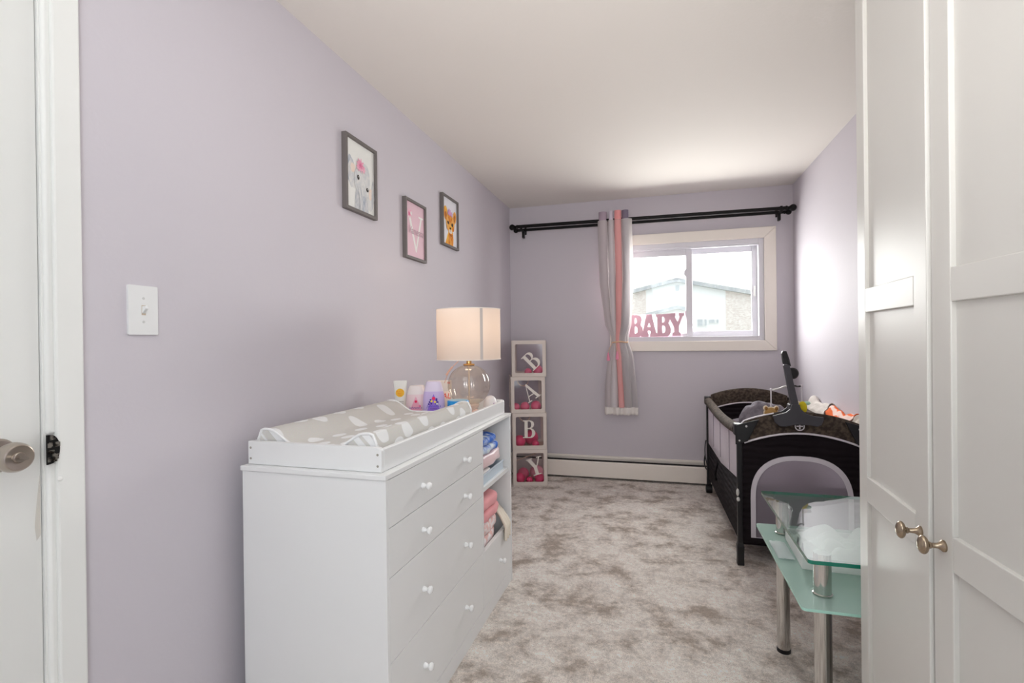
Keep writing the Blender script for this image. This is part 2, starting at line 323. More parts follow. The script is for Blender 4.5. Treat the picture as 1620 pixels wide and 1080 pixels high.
# ================================================================== wardrobe
wa = thing('wardrobe', 'tall white panelled wardrobe with two slightly open doors and oval knobs', 'wardrobe', (1.800, .722, 0))
wy = .807; wh = 2.33
for y in (0, wy-.018): MB().box(0, .50, y, y+.018, 0, wh).build('side_panel', M_ward, wa, smooth=0, bevel=.001)
MB().box(0, .50, .018, wy-.018, wh-.018, wh).build('top_panel', M_ward, wa, smooth=0)
MB().box(0, .50, .018, wy-.018, .06, .078).build('bottom_panel', M_ward, wa, smooth=0)
MB().box(.02, .035, .018, wy-.018, 0, .06).build('plinth', M_ward, wa, smooth=0)
MB().box(.492, .50, .018, wy-.018, .078, wh-.018).build('back_panel', M_ward, wa, smooth=0)
def wdoor(hy, ang, sgn):
    """local: x thickness (front face at x=0 towards -X room), y from hinge towards the free edge"""
    wdt = .4025; st = .058; z0, z1 = .065, wh-.005
    d = bpy.data.objects.new('door', None); COL.objects.link(d); d.parent = wa; d.location = (-.004, hy, 0); d.rotation_euler = (0, 0, ang); d.scale = (1, 1, 1)
    def Y(a, b): return (min(sgn*a, sgn*b), max(sgn*a, sgn*b))
    for a, b in ((0, st), (wdt-st, wdt)): MB().box(-.020, 0, *Y(a, b), z0, z1).build('stile', M_ward, d, smooth=0, bevel=.0018)
    rails = [(z0, z0+.075), (.785, .848), (1.262, 1.322), (z1-.075, z1)]
    for a, b in rails: MB().box(-.020, 0, *Y(st+.0005, wdt-st-.0005), a, b).build('rail', M_ward, d, smooth=0, bevel=.0018)
    for i in range(3): MB().box(-.011, -.003, *Y(st, wdt-st), rails[i][1], rails[i+1][0]).build('panel', M_ward, d, smooth=0)
    k = Matrix.Translation((-.020, sgn*(wdt-.033), .822)) @ Matrix.Rotation(-PI/2, 4, 'Y')
    prof = [(.001,.001,0),(.0105,.0105,0),(.0105,.0105,.003),(.0085,.0085,.005),(.0050,.0050,.010),(.0044,.0044,.020),(.0062,.0062,.022),(.0064,.0064,.025)]
    prof += [(.0165*math.cos(t_)+.0005, .0120*math.cos(t_)+.0005, .033+.0085*math.sin(t_)) for t_ in [math.radians(-58+148*i_/10) for i_ in range(11)]]
    MB().rings([[k @ Vector((a_*math.cos(2*PI*j_/28), b_*math.sin(2*PI*j_/28), z_)) for j_ in range(28)] for a_, b_, z_ in prof]).build('knob', M_bronze, d)
    return d
wdoor(.807, math.radians(-3.25), -1)
wdoor(0, math.radians(2.45), 1)

# ================================================================== dresser
ds = thing('dresser', 'white dresser with knobbed drawers and an open cubby beside the wall', 'dresser', (.06, 1.243, 0), math.radians(-.45))
dx, dl, dh = .490, 1.212, .836       # depth, length, height
MB().box(0, dx, -.004, dl+.004, .822, dh).build('top', M_white, ds, smooth=0, bevel=.0015)
MB().box(.004, dx-.002, 0, .014, 0, .821).build('side_panel', M_white, ds, smooth=0, bevel=.001)
MB().box(.004, dx-.002, dl-.014, dl, 0, .821).build('side_panel', M_white, ds, smooth=0, bevel=.001)
MB().box(.004, dx-.002, .782, .796, .066, .821).build('divider', M_white, ds, smooth=0, bevel=.001)
MB().box(.006, .012, .015, dl-.015, .06, .821).build('back_panel', M_white, ds, smooth=0)
MB().box(.02, dx-.004, .0145, dl-.0145, 0, .062).build('plinth', M_white, ds, smooth=0, bevel=.001)
MB().box(.013, dx-.012, .797, dl-.015, .548, .568).build('shelf', M_white, ds, smooth=0, bevel=.001)
MB().box(.013, dx-.03, .797, dl-.015, .066, .080).build('bottom_panel', M_white, ds, smooth=0)
def knob(par, x, y, z):
    k = Matrix.Translation((x, y, z)) @ Matrix.Rotation(PI/2, 4, 'Y')
    MB().lathe([(0,0),(.0085,0),(.0092,.004),(.0075,.009),(.0048,.012),(.005,.015),(.0095,.018),(.0122,.022),(.0122,.026),(.0095,.030),(.004,.032),(0,.032)], 24, k).build('knob', mat('white_knob', (244,244,244), .2), par)
for (z0, z1, kz) in ((.6855, .8195, .747), (.5465, .6830, .607), (.3085, .5440, .420), (.0665, .3060, .178)):
    d = MB().box(dx-.022, dx-.0025, .0155, .7805, z0, z1).build('drawer', M_white, ds, smooth=0, bevel=.0012)
    for y in (.222, .580): knob(d, dx-.003, y, kz)
bn = MB().box(dx-.020, dx-.0025, .7975, dl-.0155, .0665, .302).build('bin_front', M_white, ds, smooth=0, bevel=.0012)
knob(bn, dx-.003, 1.012, .178)
MB().tube([(dx-.02, 1.188, .31), (dx-.03, 1.160, .37)], .003, 6).tube([(dx-.016, 1.190, .288), (dx-.016, 1.190, .318)], .006, 8).build('bin_stay', M_white, bn)
for y in (.81, 1.185): MB().cyl((.30, y, .560+.02), (.30, y+(-.012 if y < 1 else .012), .580), .004, n=10).build('shelf_pin', M_brass, ds)
MB().ell((dx-.03, 1.160, .8185), (.012, .008, .004), 10, 6).build('cam_screw', M_dark, ds)

# ================================================================== changing tray
ty = thing('changing_tray', 'white open changing tray set on top of the dresser', 'tray', (.068, 1.262, .8365), math.radians(-.45))
tx, tl, th = .456, 1.170, .070
def endp(y0):
    q = MB(); pts = [(0,0),(tx,0),(tx,th-.012)]+arc(tx-.012, th-.012, .012, .012, 0, 90, 6)+[(0,th)]
    q.poly([pts], .016, Matrix.Translation((0, y0+.008, 0)) @ STAND); return q.build('end_panel', M_white, ty, smooth=30, bevel=.002)
e1 = endp(0); e2 = endp(tl-.016)
MB().box(tx-.016, tx, .0165, tl-.0165, 0, th-.006).build('front_rail', M_white, ty, smooth=0, bevel=.002)
MB().box(0, .016, .0165, tl-.0165, 0, th-.002).build('back_rail', M_white, ty, smooth=0, bevel=.002)
for x in (.010, tx-.012):
    for z in (.018, .050): MB().cyl((x, -.0006, z), (x, .001, z), .0036, n=12).build('screw', mat('screw_plug', (168, 162, 152), .5, .3), e1)

# ================================================================== changing pad
def feather():
    M = mat('grey_leaf_print', (214, 209, 203), .9, bump=(350, .25)); nt = M.node_tree; b = nt.nodes['Principled BSDF']; L = nt.links.new
    tc = nt.nodes.new('ShaderNodeTexCoord'); mp = nt.nodes.new('ShaderNodeMapping'); mp.inputs['Rotation'].default_value = (0, 0, .45); mp.inputs['Scale'].default_value = (17, 9.5, 1)
    sx_ = nt.nodes.new('ShaderNodeSeparateXYZ'); ad_ = nt.nodes.new('ShaderNodeMath'); ad_.operation = 'ADD'; cb_ = nt.nodes.new('ShaderNodeCombineXYZ')
    L(tc.outputs['Object'], sx_.inputs[0]); L(sx_.outputs[0], ad_.inputs[0]); L(sx_.outputs[2], ad_.inputs[1]); L(ad_.outputs[0], cb_.inputs[0]); L(sx_.outputs[1], cb_.inputs[1])
    v = nt.nodes.new('ShaderNodeTexVoronoi'); v.voronoi_dimensions = '2D'; v.inputs['Randomness'].default_value = .6; v.inputs['Scale'].default_value = 1.0
    r = nt.nodes.new('ShaderNodeValToRGB'); r.color_ramp.elements[0].position = .270; r.color_ramp.elements[0].color = lin((240,240,240)); r.color_ramp.elements[1].position = .300; r.color_ramp.elements[1].color = lin((213,210,205))
    n = nt.nodes.new('ShaderNodeTexNoise'); n.inputs['Scale'].default_value = 400
    mx = nt.nodes.new('ShaderNodeMix'); mx.data_type = 'RGBA'; mx.blend_type = 'OVERLAY'; mx.inputs[0].default_value = .18
    L(cb_.outputs[0], mp.inputs[0]); L(mp.outputs[0], v.inputs['Vector']); L(v.outputs['Distance'], r.inputs[0]); L(tc.outputs['Object'], n.inputs['Vector'])
    L(r.outputs[0], mx.inputs[6]); L(n.outputs['Color'], mx.inputs[7]); L(mx.outputs[2], b.inputs['Base Color']); return M
M_pad = feather(); M_pipe = mat('white_piping', (240, 240, 240), .7)
pd = thing('changing_pad', 'grey leaf-print contoured changing pad with white piping in the tray', 'changing pad', (.088, 1.284, .8375), math.radians(-.45))
px, pl = .408, .752
def padz(x):     # x 0..1 : contoured cross-section
    e = abs(2*x-1); s = min(1, max(0, (e-.32)/.50)); s = s*s*(3-2*s); top = .056+.047*s
    r = max(0, (e-.90)/.10); return top-.030*(1-math.sqrt(max(0, 1-r*r)))
def padring(y, k=1.0):
    xs = [i/28 for i in range(29)]; ring = [(px*.5+(x-.5)*px*k, y, padz(x)*(.98 if k < 1 else 1)) for x in xs]
    return ring+[(px*.5+.5*px*k, y, .0), (px*.5-.5*px*k, y, .0)]
q = MB(); q.rings([padring(y) for y in [0]+[pl*i/14 for i in range(1, 14)]+[pl]]); q.build('pad_cover', M_pad, pd, smooth=50)
for y in (0, pl): 
    MB().tube([(px*x, y, padz(x)) for x in [i/36 for i in range(37)]], .0042, 8).tube([(0, y, 0), (0, y, padz(0))], .004, 8).tube([(px, y, 0), (px, y, padz(1))], .004, 8).build('piping', M_pipe, pd)
tgm = MB().box(px+.0005, px+.002, .615, .668, .030, .056).build('brand_tag', mat('tag_grey', (146, 146, 142), .8), pd, smooth=0)
q = MB()
for i, (w_) in enumerate((.0075, .0045, .006, .0075, .0045)): q.box(px+.002, px+.0026, .620+i*.0092, .620+i*.0092+w_, .036+.002*(i % 2), .050)
q.build('tag_print', mat('tag_pale', (186, 186, 182), .8), tgm, smooth=0)

# ================================================================== table lamp
LX, LY, LZ = .408, 2.265, .8365
lp = thing('table_lamp', 'lit table lamp with ribbed clear glass globe and white drum shade', 'lamp', (LX, LY, LZ))
M_globe = mat('ribbed_clear_glass', (255, 250, 244), .0, trans=1.0, ior=1.22, spec=.5)
M_globe2 = sheet('clear_glass_film', (250, 245, 238), 0, .07, gloss=.80, lo=.09)
gp_ = [(.016, .250)]+[(.097*math.cos(math.radians(a))**.85, .156+.094*math.sin(math.radians(a))) for a in range(78, -64, -6)]+[(.044, .070), (.046, .060)]
MB().lathe(gp_, 96, lobes=12, amp=.055).build('glass_globe', M_globe2, lp, smooth=60)
MB().lathe([(0,0),(.056,0),(.056,.010),(.050,.014),(.030,.018),(.012,.024),(.0,.024)], 40).build('base', M_globe2, lp)
MB().lathe([(0,.024),(.030,.024),(.046,.058),(.046,.062),(0,.062)], 32).build('foot', mat('pale_rose_foot', (236, 214, 200), .3), lp)
MB().cyl((0,0,.06), (0,0,.250), .0042, n=14).build('stem', mat('clear_stem', (226, 208, 190), .3, .5), lp)
nk = MB().lathe([(0,.249),(.026,.249),(.028,.252),(.026,.256),(.0125,.258),(.0120,.275),(.0120,.330),(0,.330)], 32).build('brass_neck', M_brass, lp)
zs0, zs1 = .278, .514
M_shade = bpy.data.materials.new('drum_shade_linen'); M_shade.use_nodes = True
nt = M_shade.node_tree; nt.nodes.clear(); o_ = nt.nodes.new('ShaderNodeOutputMaterial'); a_ = nt.nodes.new('ShaderNodeBsdfDiffuse'); b_ = nt.nodes.new('ShaderNodeBsdfTranslucent'); x_ = nt.nodes.new('ShaderNodeMixShader')
a_.inputs[0].default_value = lin((232, 224, 218)); b_.inputs[0].default_value = lin((240, 226, 214)); x_.inputs[0].default_value = .45
nt.links.new(a_.outputs[0], x_.inputs[1]); nt.links.new(b_.outputs[0], x_.inputs[2]); nt.links.new(x_.outputs[0], o_.inputs[0])
sh = MB().rings([[((.151-.0)*math.cos(2*PI*k/64), .151*math.sin(2*PI*k/64), z) for k in range(64)] for z in (zs0, (zs0+zs1)/2, zs1)], cap0=False, cap1=False).build('shade', M_shade, lp)
for z in (zs0, zs1): MB().tube([(.151*math.cos(2*PI*k/64), .151*math.sin(2*PI*k/64), z) for k in range(64)], .0022, 6, closed=True).build('rim', mat('shade_rim', (238, 232, 226), .8), sh)
aa = math.radians(-47); MB().grid(lambda u, v: (.1522*math.cos(aa+(u-.5)*.092), .1522*math.sin(aa+(u-.5)*.092), zs0+.002+(zs1-zs0-.004)*v), 3, 1).build('seam_strip', mat('seam_fabric', (200, 192, 188), .9), sh)
MB().ell((0,0,.385), (.026,.026,.034), 20, 12).build('bulb', mat('bulb_glow', (255, 226, 190), .4, emit=(255, 206, 150), emits=2.0), lp)
pl_ = bpy.data.lights.new('lamp_bulb_light', 'POINT'); pl_.energy = .52; pl_.color = (1.0, .78, .58); pl_.shadow_soft_size = .04
po = bpy.data.objects.new('lamp_bulb_light', pl_); COL.objects.link(po); po.parent = lp; po.location = (0, 0, .43)
MB().tube(bez((-.03,-.02,.285), (-.05,-.03,.26), (-.06,-.035,.255), (-.075,-.04,.235))+bez((-.075,-.04,.235), (-.12,-.01,.19), (-.16,.05,.12), (-.20,.10,.06)), .0018, 6).tube(bez((-.07,-.038,.242), (-.085,-.04,.225), (-.09,-.045,.215), (-.098,-.045,.205)), .0045, 8).build('pull_cord', mat('peach_cord', (238, 190, 168), .6), lp)

# ================================================================== toiletries behind the pad
TZ = .8365
def bottle(name, label, loc, rz, hgt, wid, dep, body, capcol, labcol, print_fn):
    t = thing(name, label, 'bottle', loc, rz)
    def prof(f):  # half-width fraction along height 0..1
        if f < .06: return .90+.10*f/.06
        if f < .45: return 1.0
        g = (f-.45)/.55; return 1-.36*g**2.0
    def ring(f, k=1.0):
        w_, d_ = wid/2*prof(f)*k, dep/2*(.6+.4*prof(f))*k
        return [(math.copysign(abs(math.cos(a))**.75, math.cos(a))*w_, math.copysign(abs(math.sin(a))**.75, math.sin(a))*d_, f*hgt) for a in [2*PI*i/28 for i in range(28)]]
    MB().rings([ring(f) for f in [0,.03,.06,.15,.3,.45,.52,.60,.68,.755]]).build('bottle_body', body, t, smooth=50)
    MB().rings([ring(f) for f in [.756,.80,.84,.90,.95,.975]]+[ring(.99,.97), ring(1.0, .88)]).build('cap', capcol, t, smooth=50)
    lb = MB(); y = -dep/2-.0010
    pts = [(-.40*wid,.015),(.40*wid,.015)]+[(wid*(.40-.40*s**1.25), .015+(.70*hgt-.015)*s) for s in (.25,.5,.7,.85,1.0)]+[(-wid*(.40-.40*s**1.25), .015+(.70*hgt-.015)*s) for s in (.85,.7,.5,.25)]
    lo = lb.poly([pts], .0012, Matrix.Translation((0,y,0)) @ STAND).build('label', labcol, t, smooth=0)
    print_fn(lo, y-.0009, wid, hgt); return t
def disc(par, name, x, z, r, y, m_):
    MB().poly([arc(x, z, r, r, 0, 345, 14)], .0006, Matrix.Translation((0,y,0)) @ STAND).build(name, m_, par, smooth=0)
def txt(par, name, s_, size, x, y, z, m_, shear=0): MB().text(s_, size, .0005, Matrix.Translation((x,y,z)) @ STAND, shear).build(name, m_, par, smooth=0)
M_red = mat('print_red', (240, 30, 92), .5); M_blue = mat('print_blue', (70, 72, 190), .5); M_yel = mat('print_yellow', (246, 218, 70), .5); M_ind = mat('print_indigo', (60, 30, 150), .5)
def pr1(lo, y, w_, h_):
    disc(lo, 'printed_dot', 0, .56*h_, .006, y, M_red); disc(lo, 'printed_dot', .018, .43*h_, .0045, y, mat('print_pink', (240, 110, 160), .5))
    txt(lo, 'lettering', "Johnson's", .0155, -.002, y, .355*h_, mat('print_violet', (120, 70, 160), .5), .2)
def pr2(lo, y, w_, h_):
    disc(lo, 'printed_dot', 0, .590*h_, .0075, y, M_red)
    for x, z, r in ((-.009,.525,.005),(.006,.505,.005)): disc(lo, 'printed_dot', x, z*h_, r, y, M_yel)
    for x, z in ((-.014,.555),(-.018,.505),(.013,.575),(.013,.540),(.018,.50),(-.010,.465),(-.022,.455)): disc(lo, 'printed_dot', x, z*h_, .004, y, M_ind)
    disc(lo, 'printed_dot', .014, .458*h_, .0065, y, M_ind); disc(lo, 'printed_moon', .015, .458*h_, .0045, y-.0007, M_white)
    txt(lo, 'lettering', "Johnson's", .0165, 0, y, .375*h_, M_blue, .2); txt(lo, 'lettering', 'bedtime', .009, 0, y, .325*h_, M_ind)
FA = math.radians(22)
B_pink = mat('pink_lotion_plastic', (240, 214, 218), .35); B_cap = mat('frosted_white_cap', (240, 230, 228), .4)
bottle('lotion_bottle', 'pale pink lotion bottle with a pink drop label, left of the purple bottle', (.200, 2.125, TZ), FA, .163, .092, .042, B_pink, B_cap, mat('label_pink', (240, 170, 192), .5), pr1)
bottle('lotion_bottle', 'lilac purple lotion bottle with a violet drop label behind the pad', (.293, 2.115, TZ), FA, .184, .098, .044, mat('lilac_plastic', (205, 186, 230), .35), mat('lilac_cap', (224, 212, 234), .4), mat('label_violet', (150, 112, 218), .5), pr2)
bottle('oil_bottle', 'plain pale pink bottle half hidden between the tube and the pink bottle', (.168, 2.215, TZ), FA, .156, .080, .040, mat('rose_plastic', (244, 206, 204), .35), B_cap, B_pink, lambda *a: None)
tb = thing('cream_tube', 'white squeeze tube with a round yellow badge standing on its cap', 'tube', (.114, 2.135, TZ), FA)
def tring(z, w_, d_): return [(math.cos(a)*w_, math.sin(a)*d_, z) for a in [2*PI*i/20 for i in range(20)]]
MB().rings([tring(.030,.022,.018), tring(.05,.023,.018), tring(.10,.026,.014), tring(.15,.029,.007), tring(.172,.031,.0015), tring(.184,.031,.0015)]).build('tube_body', mat('tube_white', (238, 237, 232), .4), tb)
MB().rings([tring(0,.020,.018), tring(.028,.021,.0185), tring(.030,.021,.0185)]).build('cap', mat('tube_cap', (226, 178, 110), .4), tb)
yb = -.0158; M_badge = mat('badge_yellow', (250, 196, 52), .5); M_org = mat('badge_orange', (246, 140, 10), .5)
bd = MB().poly([arc(0, .128, .0195, .0195, 0, 348, 24)], .004, Matrix.Translation((0,-.0135,0)) @ STAND).build('badge', M_badge, tb, smooth=0)
txt(bd, 'lettering', "BURT'S", .0105, 0, yb, .131, M_org); txt(bd, 'lettering', 'BEES', .0105, 0, yb, .1215, M_org); txt(bd, 'lettering', 'baby', .0075, 0, yb, .1145, M_org)
MB().box(-.017, .017, -.0195, -.0185, .086, .089).box(-.015, .015, -.0195, -.0188, .078, .080).build('printed_lines', mat('print_grey', (190, 186, 178), .6), tb, smooth=0)
cb = thing('ointment_carton', 'white carton with green and red marks behind the purple bottle', 'carton', (.245, 2.290, TZ), FA)
MB().box(-.058, .058, -.022, .022, 0, .172).build('carton_box', mat('carton_white', (242, 234, 226), .6), cb, smooth=0, bevel=.002)
MB().poly([arc(-.040, .148, .014, .014, 100, 260, 10)+arc(-.040, .148, .008, .008, 260, 100, 10)], .0008, Matrix.Translation((0,-.0228,0)) @ STAND).build('green_mark', mat('print_green', (140, 196, 168), .6), cb, smooth=0)
MB().box(.038, .050, -.0228, -.0222, .158, .167).build('red_mark', mat('print_coral', (244, 130, 110), .6), cb, smooth=0)
rb_ = thing('small_carton', 'small peach carton with red lettering beside the lamp globe', 'carton', (.333, 2.159, TZ), FA)
MB().box(-.021, .021, -.014, .014, 0, .132).build('carton_box', mat('carton_peach', (242, 216, 196), .6), rb_, smooth=0, bevel=.0015)
txt(rb_, 'lettering', 'AL', .034, .002, -.0146, .104, mat('print_orange_red', (240, 58, 20), .5), .2); disc(rb_, 'printed_dot', -.012, .082, .004, -.0146, mat('print_brown', (110, 70, 50), .6))
jr = thing('cream_jar', 'low round jar with a bright blue lid in front of the lamp', 'jar', (.412, 2.112, TZ))
MB().lathe([(0,0),(.042,0),(.045,.004),(.045,.070),(.041,.074),(0,.074)], 32).build('jar_body', mat('jar_white', (236, 234, 240), .35), jr)
MB().lathe([(0,.0745),(.047,.0745),(.048,.078),(.048,.098),(.046,.1005),(0,.1005)], 36).build('lid', mat('lid_blue', (38, 150, 222), .35), jr)
MB().lathe([(0,.1007),(.043,.1007),(.043,.102),(0,.102)], 36).build('lid_top', mat('lid_pale_blue', (164, 206, 226), .35), jr)
rl = thing('powder_bottle', 'small round white bottle with purple print right of the lamp', 'bottle', (.478, 2.372, TZ), math.radians(20))
MB().lathe([(0,0),(.030,0),(.034,.006),(.035,.030),(.033,.055),(.027,.078),(.018,.090),(.008,.094),(0,.094)], 32).build('bottle_body', mat('powder_white', (240, 236, 238), .35), rl)
M_pur = mat('print_purple', (150, 90, 170), .5)
for i, (a, z, s_) in enumerate(((-110, .030, .011), (-95, .036, .007), (-45, .052, .009), (-60, .058, .006))):
    c, s2 = math.cos(math.radians(a)), math.sin(math.radians(a)); MB().ell((c*.0345*(1 if z < .045 else .95), s2*.0345*(1 if z < .045 else .95), z), (s_*.7, s_*.5, s_*.6), 10, 6).build('purple_print', M_pur, rl)
tag(MB().ell((0,0,.022), (.040,.030,.024), 20, 12, .35, 40, 2).build('washcloth', mat('blush_cloth', (240, 206, 194), .9, bump=(200,.3)), None), 'crumpled blush washcloth at the foot of the lamp', 'cloth').location = (.470, 2.200, TZ)

# ================================================================== pictures on the left wall
M_frame = mat('grey_wood_frame', (112, 106, 104), .6, bump=(80, .1)); M_paper = mat('print_paper', (236, 236, 232), .6)
def picture(label, y0, y1, z0, z1, bgm):
    t = thing('framed_picture', label, 'picture', (0, (y0+y1)/2, z0), 0, 'nursery prints on the lavender wall'); w_, h_ = y1-y0, z1-z0; b = .014; T = .022
    fr = MB().poly([[(-w_/2,0),(w_/2,0),(w_/2,h_),(-w_/2,h_)], [(-w_/2+b,b),(-w_/2+b,h_-b),(w_/2-b,h_-b),(w_/2-b,b)]], T, Matrix.Translation((T/2+.001,0,0)) @ LWALL).build('frame', M_frame, t, smooth=0, bevel=.001)
    MB().poly([[(-w_/2+b-.002,b-.002),(w_/2-b+.002,b-.002),(w_/2-b+.002,h_-b+.002),(-w_/2+b-.002,h_-b+.002)]], .004, Matrix.Translation((.010,0,0)) @ LWALL).build('paper', bgm, t, smooth=0)
    return t, w_, h_
def art(t, name, layers):
    """layers: (loops, material) flat print in picture coordinates, each a hair above the last"""
    q = MB(); ms = []
    for i, (lp_, m_) in enumerate(layers):
        if m_ not in ms: ms.append(m_)
        q.cur = ms.index(m_); q.poly(lp_ if isinstance(lp_[0][0], (tuple, list)) else [lp_], .0002, Matrix.Translation((.0122+.00022*i,0,0)) @ LWALL)
    return q.build(name, ms, t, smooth=0)
def blob(cx, cy, rx, ry, rot=0, n=26, wob=0, seed=0):
    r = math.radians(rot); out = []
    for i in range(n):
        a = 2*PI*i/n; k = 1+wob*math.sin(5*a+seed)+wob*.6*math.sin(9*a+seed*2); x, y = rx*math.cos(a)*k, ry*math.sin(a)*k
        out.append((cx+x*math.cos(r)-y*math.sin(r), cy+x*math.sin(r)+y*math.cos(r)))
    return out
def star(cx, cy, r, n=8, inner=.45, rot=0): return [(cx+(r if i % 2 == 0 else r*inner)*math.cos(rot+PI*i/n), cy+(r if i % 2 == 0 else r*inner)*math.sin(rot+PI*i/n)) for i in range(2*n)]
WC = lambda n, c, c2: mat(n, c, .8, vary=(45, c2, 3))
G1, G2, G3 = WC('wash_grey_pale', (224,223,221), (206,208,211)), WC('wash_grey', (190,193,198), (212,212,213)), WC('wash_blue_grey', (170,177,189), (198,202,208))
PE, PK, PK2, DK = WC('wash_peach', (240,216,200), (236,222,212)), WC('wash_pink', (236,160,186), (244,190,206)), WC('wash_pink_deep', (222,116,156), (236,150,180)), mat('ink_dark', (46,40,38), .7)
t, w_, h_ = picture('grey-framed print of a baby elephant wearing a pink flower', 1.861, 2.110, 1.768, 2.090, M_paper)
art(t, 'elephant_print', [
    (blob(-.075,.175,.034,.062,8,wob=.05), G3), (blob(-.068,.160,.028,.060,6,wob=.06), G1), (blob(-.060,.190,.018,.020,0), PE),
    ([(-.050,.016),(.062,.016),(.055,.060),(.040,.115),(-.035,.115),(-.045,.065)], G2), ([(.004,.016),(.030,.016),(.040,.095),(.018,.095)], G3),
    (blob(.082,.085,.026,.055,-12,wob=.06), G1), (blob(.078,.108,.014,.026,-8), PE), (blob(.096,.118,.008,.06,-6), G2),
    (blob(.010,.150,.062,.066,-18,wob=.02), G1), (blob(.042,.185,.030,.050,12), G1), (blob(.040,.104,.022,.022,0), G1),
    ([(-.032,.120),(-.004,.128),(.010,.085),(.014,.040),(.010,.018),(-.006,.014),(-.010,.030),(-.012,.070)], G2), ([(-.020,.112),(-.010,.116),(.000,.070),(.004,.030),(-.002,.030)], G1),
    (blob(-.022,.158,.0085,.011,10), DK), (blob(.050,.121,.010,.009,0), DK), (blob(-.020,.161,.002,.003,0,8), G1), (blob(.052,.124,.002,.003,0,8), G1),
    (star(-.005,.214,.034,9,.6), PK), (star(-.020,.205,.020,7,.5,.4), PK), (star(.018,.202,.020,7,.5), PK), (star(-.004,.212,.017,7,.5,.3), PK2)])
M_pinkp = mat('blush_paper', (232, 196, 208), .6)
t, w_, h_ = picture('grey-framed pink print of a white serif letter V', 2.389, 2.637, 1.642, 1.960, M_pinkp)
VW = mat('print_offwhite', (242, 240, 236), .7)
art(t, 'letter_print', [
    ([(-.095,.248),(-.040,.248),(-.040,.240),(-.056,.238),(.012,.075),(.066,.238),(.044,.240),(.044,.248),(.100,.248),(.100,.240),(.082,.237),(.016,.045),(.006,.045),(-.080,.238),(-.095,.240)], VW),
    (star(-.062,.244,.030,8,.5), PK), (star(-.045,.246,.014,6,.5,.4), VW), (star(-.068,.238,.014,7,.5,.3), PK2)])
MB().text('Vanessa', .058, .0003, Matrix.Translation((.0140,.005,.138)) @ LWALL @ Matrix.Rotation(math.radians(0), 4, 'Z'), .35).build('script_name', mat('pencil_grey', (206, 178, 188), .8), t, smooth=0)
O1, O2, O3, YW = WC('wash_orange', (228,150,62), (240,184,104)), WC('wash_amber', (214,116,30), (236,160,70)), WC('wash_rust', (160,84,28), (200,120,50)), WC('wash_gold', (246,196,84), (240,160,50))
MU = WC('wash_mauve', (222,176,214), (206,150,200))
t, w_, h_ = picture('grey-framed print of an orange lion cub wearing a mauve flower', 2.874, 3.133, 1.795, 2.114, mat('cool_paper', (232, 230, 236), .6))
art(t, 'cub_print', [
    ([(-.075,.016),(.052,.016),(.058,.060),(.050,.105),(-.020,.105),(-.045,.070)], YW), ([(-.030,.016),(.045,.016),(.052,.090),(-.012,.098)], O2), ([(.004,.016),(.018,.016),(.016,.06),(.006,.06)], YW), ([(-.020,.085),(.048,.088),(.020,.070)], O3),
    (blob(-.068,.208,.030,.044,6), O1), (blob(-.066,.196,.014,.028,4), O3), (blob(.076,.205,.027,.042,-14), O1), (blob(.070,.196,.013,.028,-12), O3), (blob(-.072,.232,.018,.018,0), YW),
    (blob(.002,.155,.070,.058,-4,wob=.02), O1), (blob(.002,.188,.034,.026,0), O2), (blob(.002,.118,.040,.028,0), YW), (blob(.004,.104,.026,.014,0), mat('wash_cream', (240,228,214), .8)), (blob(-.042,.125,.016,.018,0), O1), (blob(.046,.128,.016,.018,0), O2),
    (blob(-.034,.154,.013,.010,-20), DK), (blob(.032,.150,.014,.011,12), DK), (blob(.000,.122,.011,.007,0), DK), (blob(.000,.110,.002,.009,0), O3),
    (star(-.012,.222,.026,8,.6), MU), (star(.018,.214,.020,7,.55,.3), MU), (star(-.030,.214,.016,6,.5), MU), (star(-.006,.220,.012,6,.5), PK)])

# ================================================================== light switch
sw = thing('light_switch', 'white toggle light switch on the lavender wall beside the door', 'light switch', (0, .990, 1.2905))
MB().poly([rrect(-.039, .039, -.0625, .0625, .003)], .006, Matrix.Translation((.003,0,0)) @ LWALL).build('plate', M_white, sw, smooth=0, bevel=.0035, seg=3)
MB().box(.0060, .0064, -.0055, .0055, -.0125, .0125).build('toggle_slot', mat('slot_beige', (196, 180, 160), .6), sw, smooth=0)
MB().rings([[(.0055,-.0045,-.009),(.0055,.0045,-.009),(.0055,.0045,.010),(.0055,-.0045,.010)],[(.018,-.0035,.004),(.018,.0035,.004),(.017,.0035,.011),(.017,-.0035,.011)]]).build('toggle', M_white, sw, smooth=0, bevel=.001)
for z in (.030, -.030): MB().cyl((.0055,0,z), (.0068,0,z), .0032, n=14).build('screw', mat('painted_screw', (206,206,204), .5), sw)

# ================================================================== letter boxes
def L_B():
    o = [(0,0),(.42,0)]+arc(.42,.275,.28,.275,-90,78,12)+arc(.39,.77,.25,.23,-70,90,12)+[(0,1),(0,.945),(.09,.945),(.09,.055),(0,.055)]
    return [[o, [(.27,.57),(.27,.945)]+arc(.36,.757,.115,.188,90,-90,10), [(.27,.055),(.27,.515)]+arc(.38,.285,.135,.23,90,-90,10)]]
def L_A(): return [[[(.10,.05),(.155,.05),(.225,.28),(.555,.28),(.595,.15),(.63,.05),(.80,.05),(.48,1),(.42,1)], [(.245,.335),(.40,.845),(.54,.335)]], [[(0,0),(.27,0),(.27,.055),(0,.055)]], [[(.50,0),(.90,0),(.90,.055),(.50,.055)]]]
def L_Y(): return [[[(.33,.05),(.52,.05),(.52,.44),(.80,.95),(.73,.95),(.50,.53),(.29,.95),(.07,.95),(.33,.44)]], [[(0,.945),(.38,.945),(.38,1),(0,1)]], [[(.62,.945),(.90,.945),(.90,1),(.62,1)]], [[(.20,0),(.66,0),(.66,.055),(.20,.055)]]]
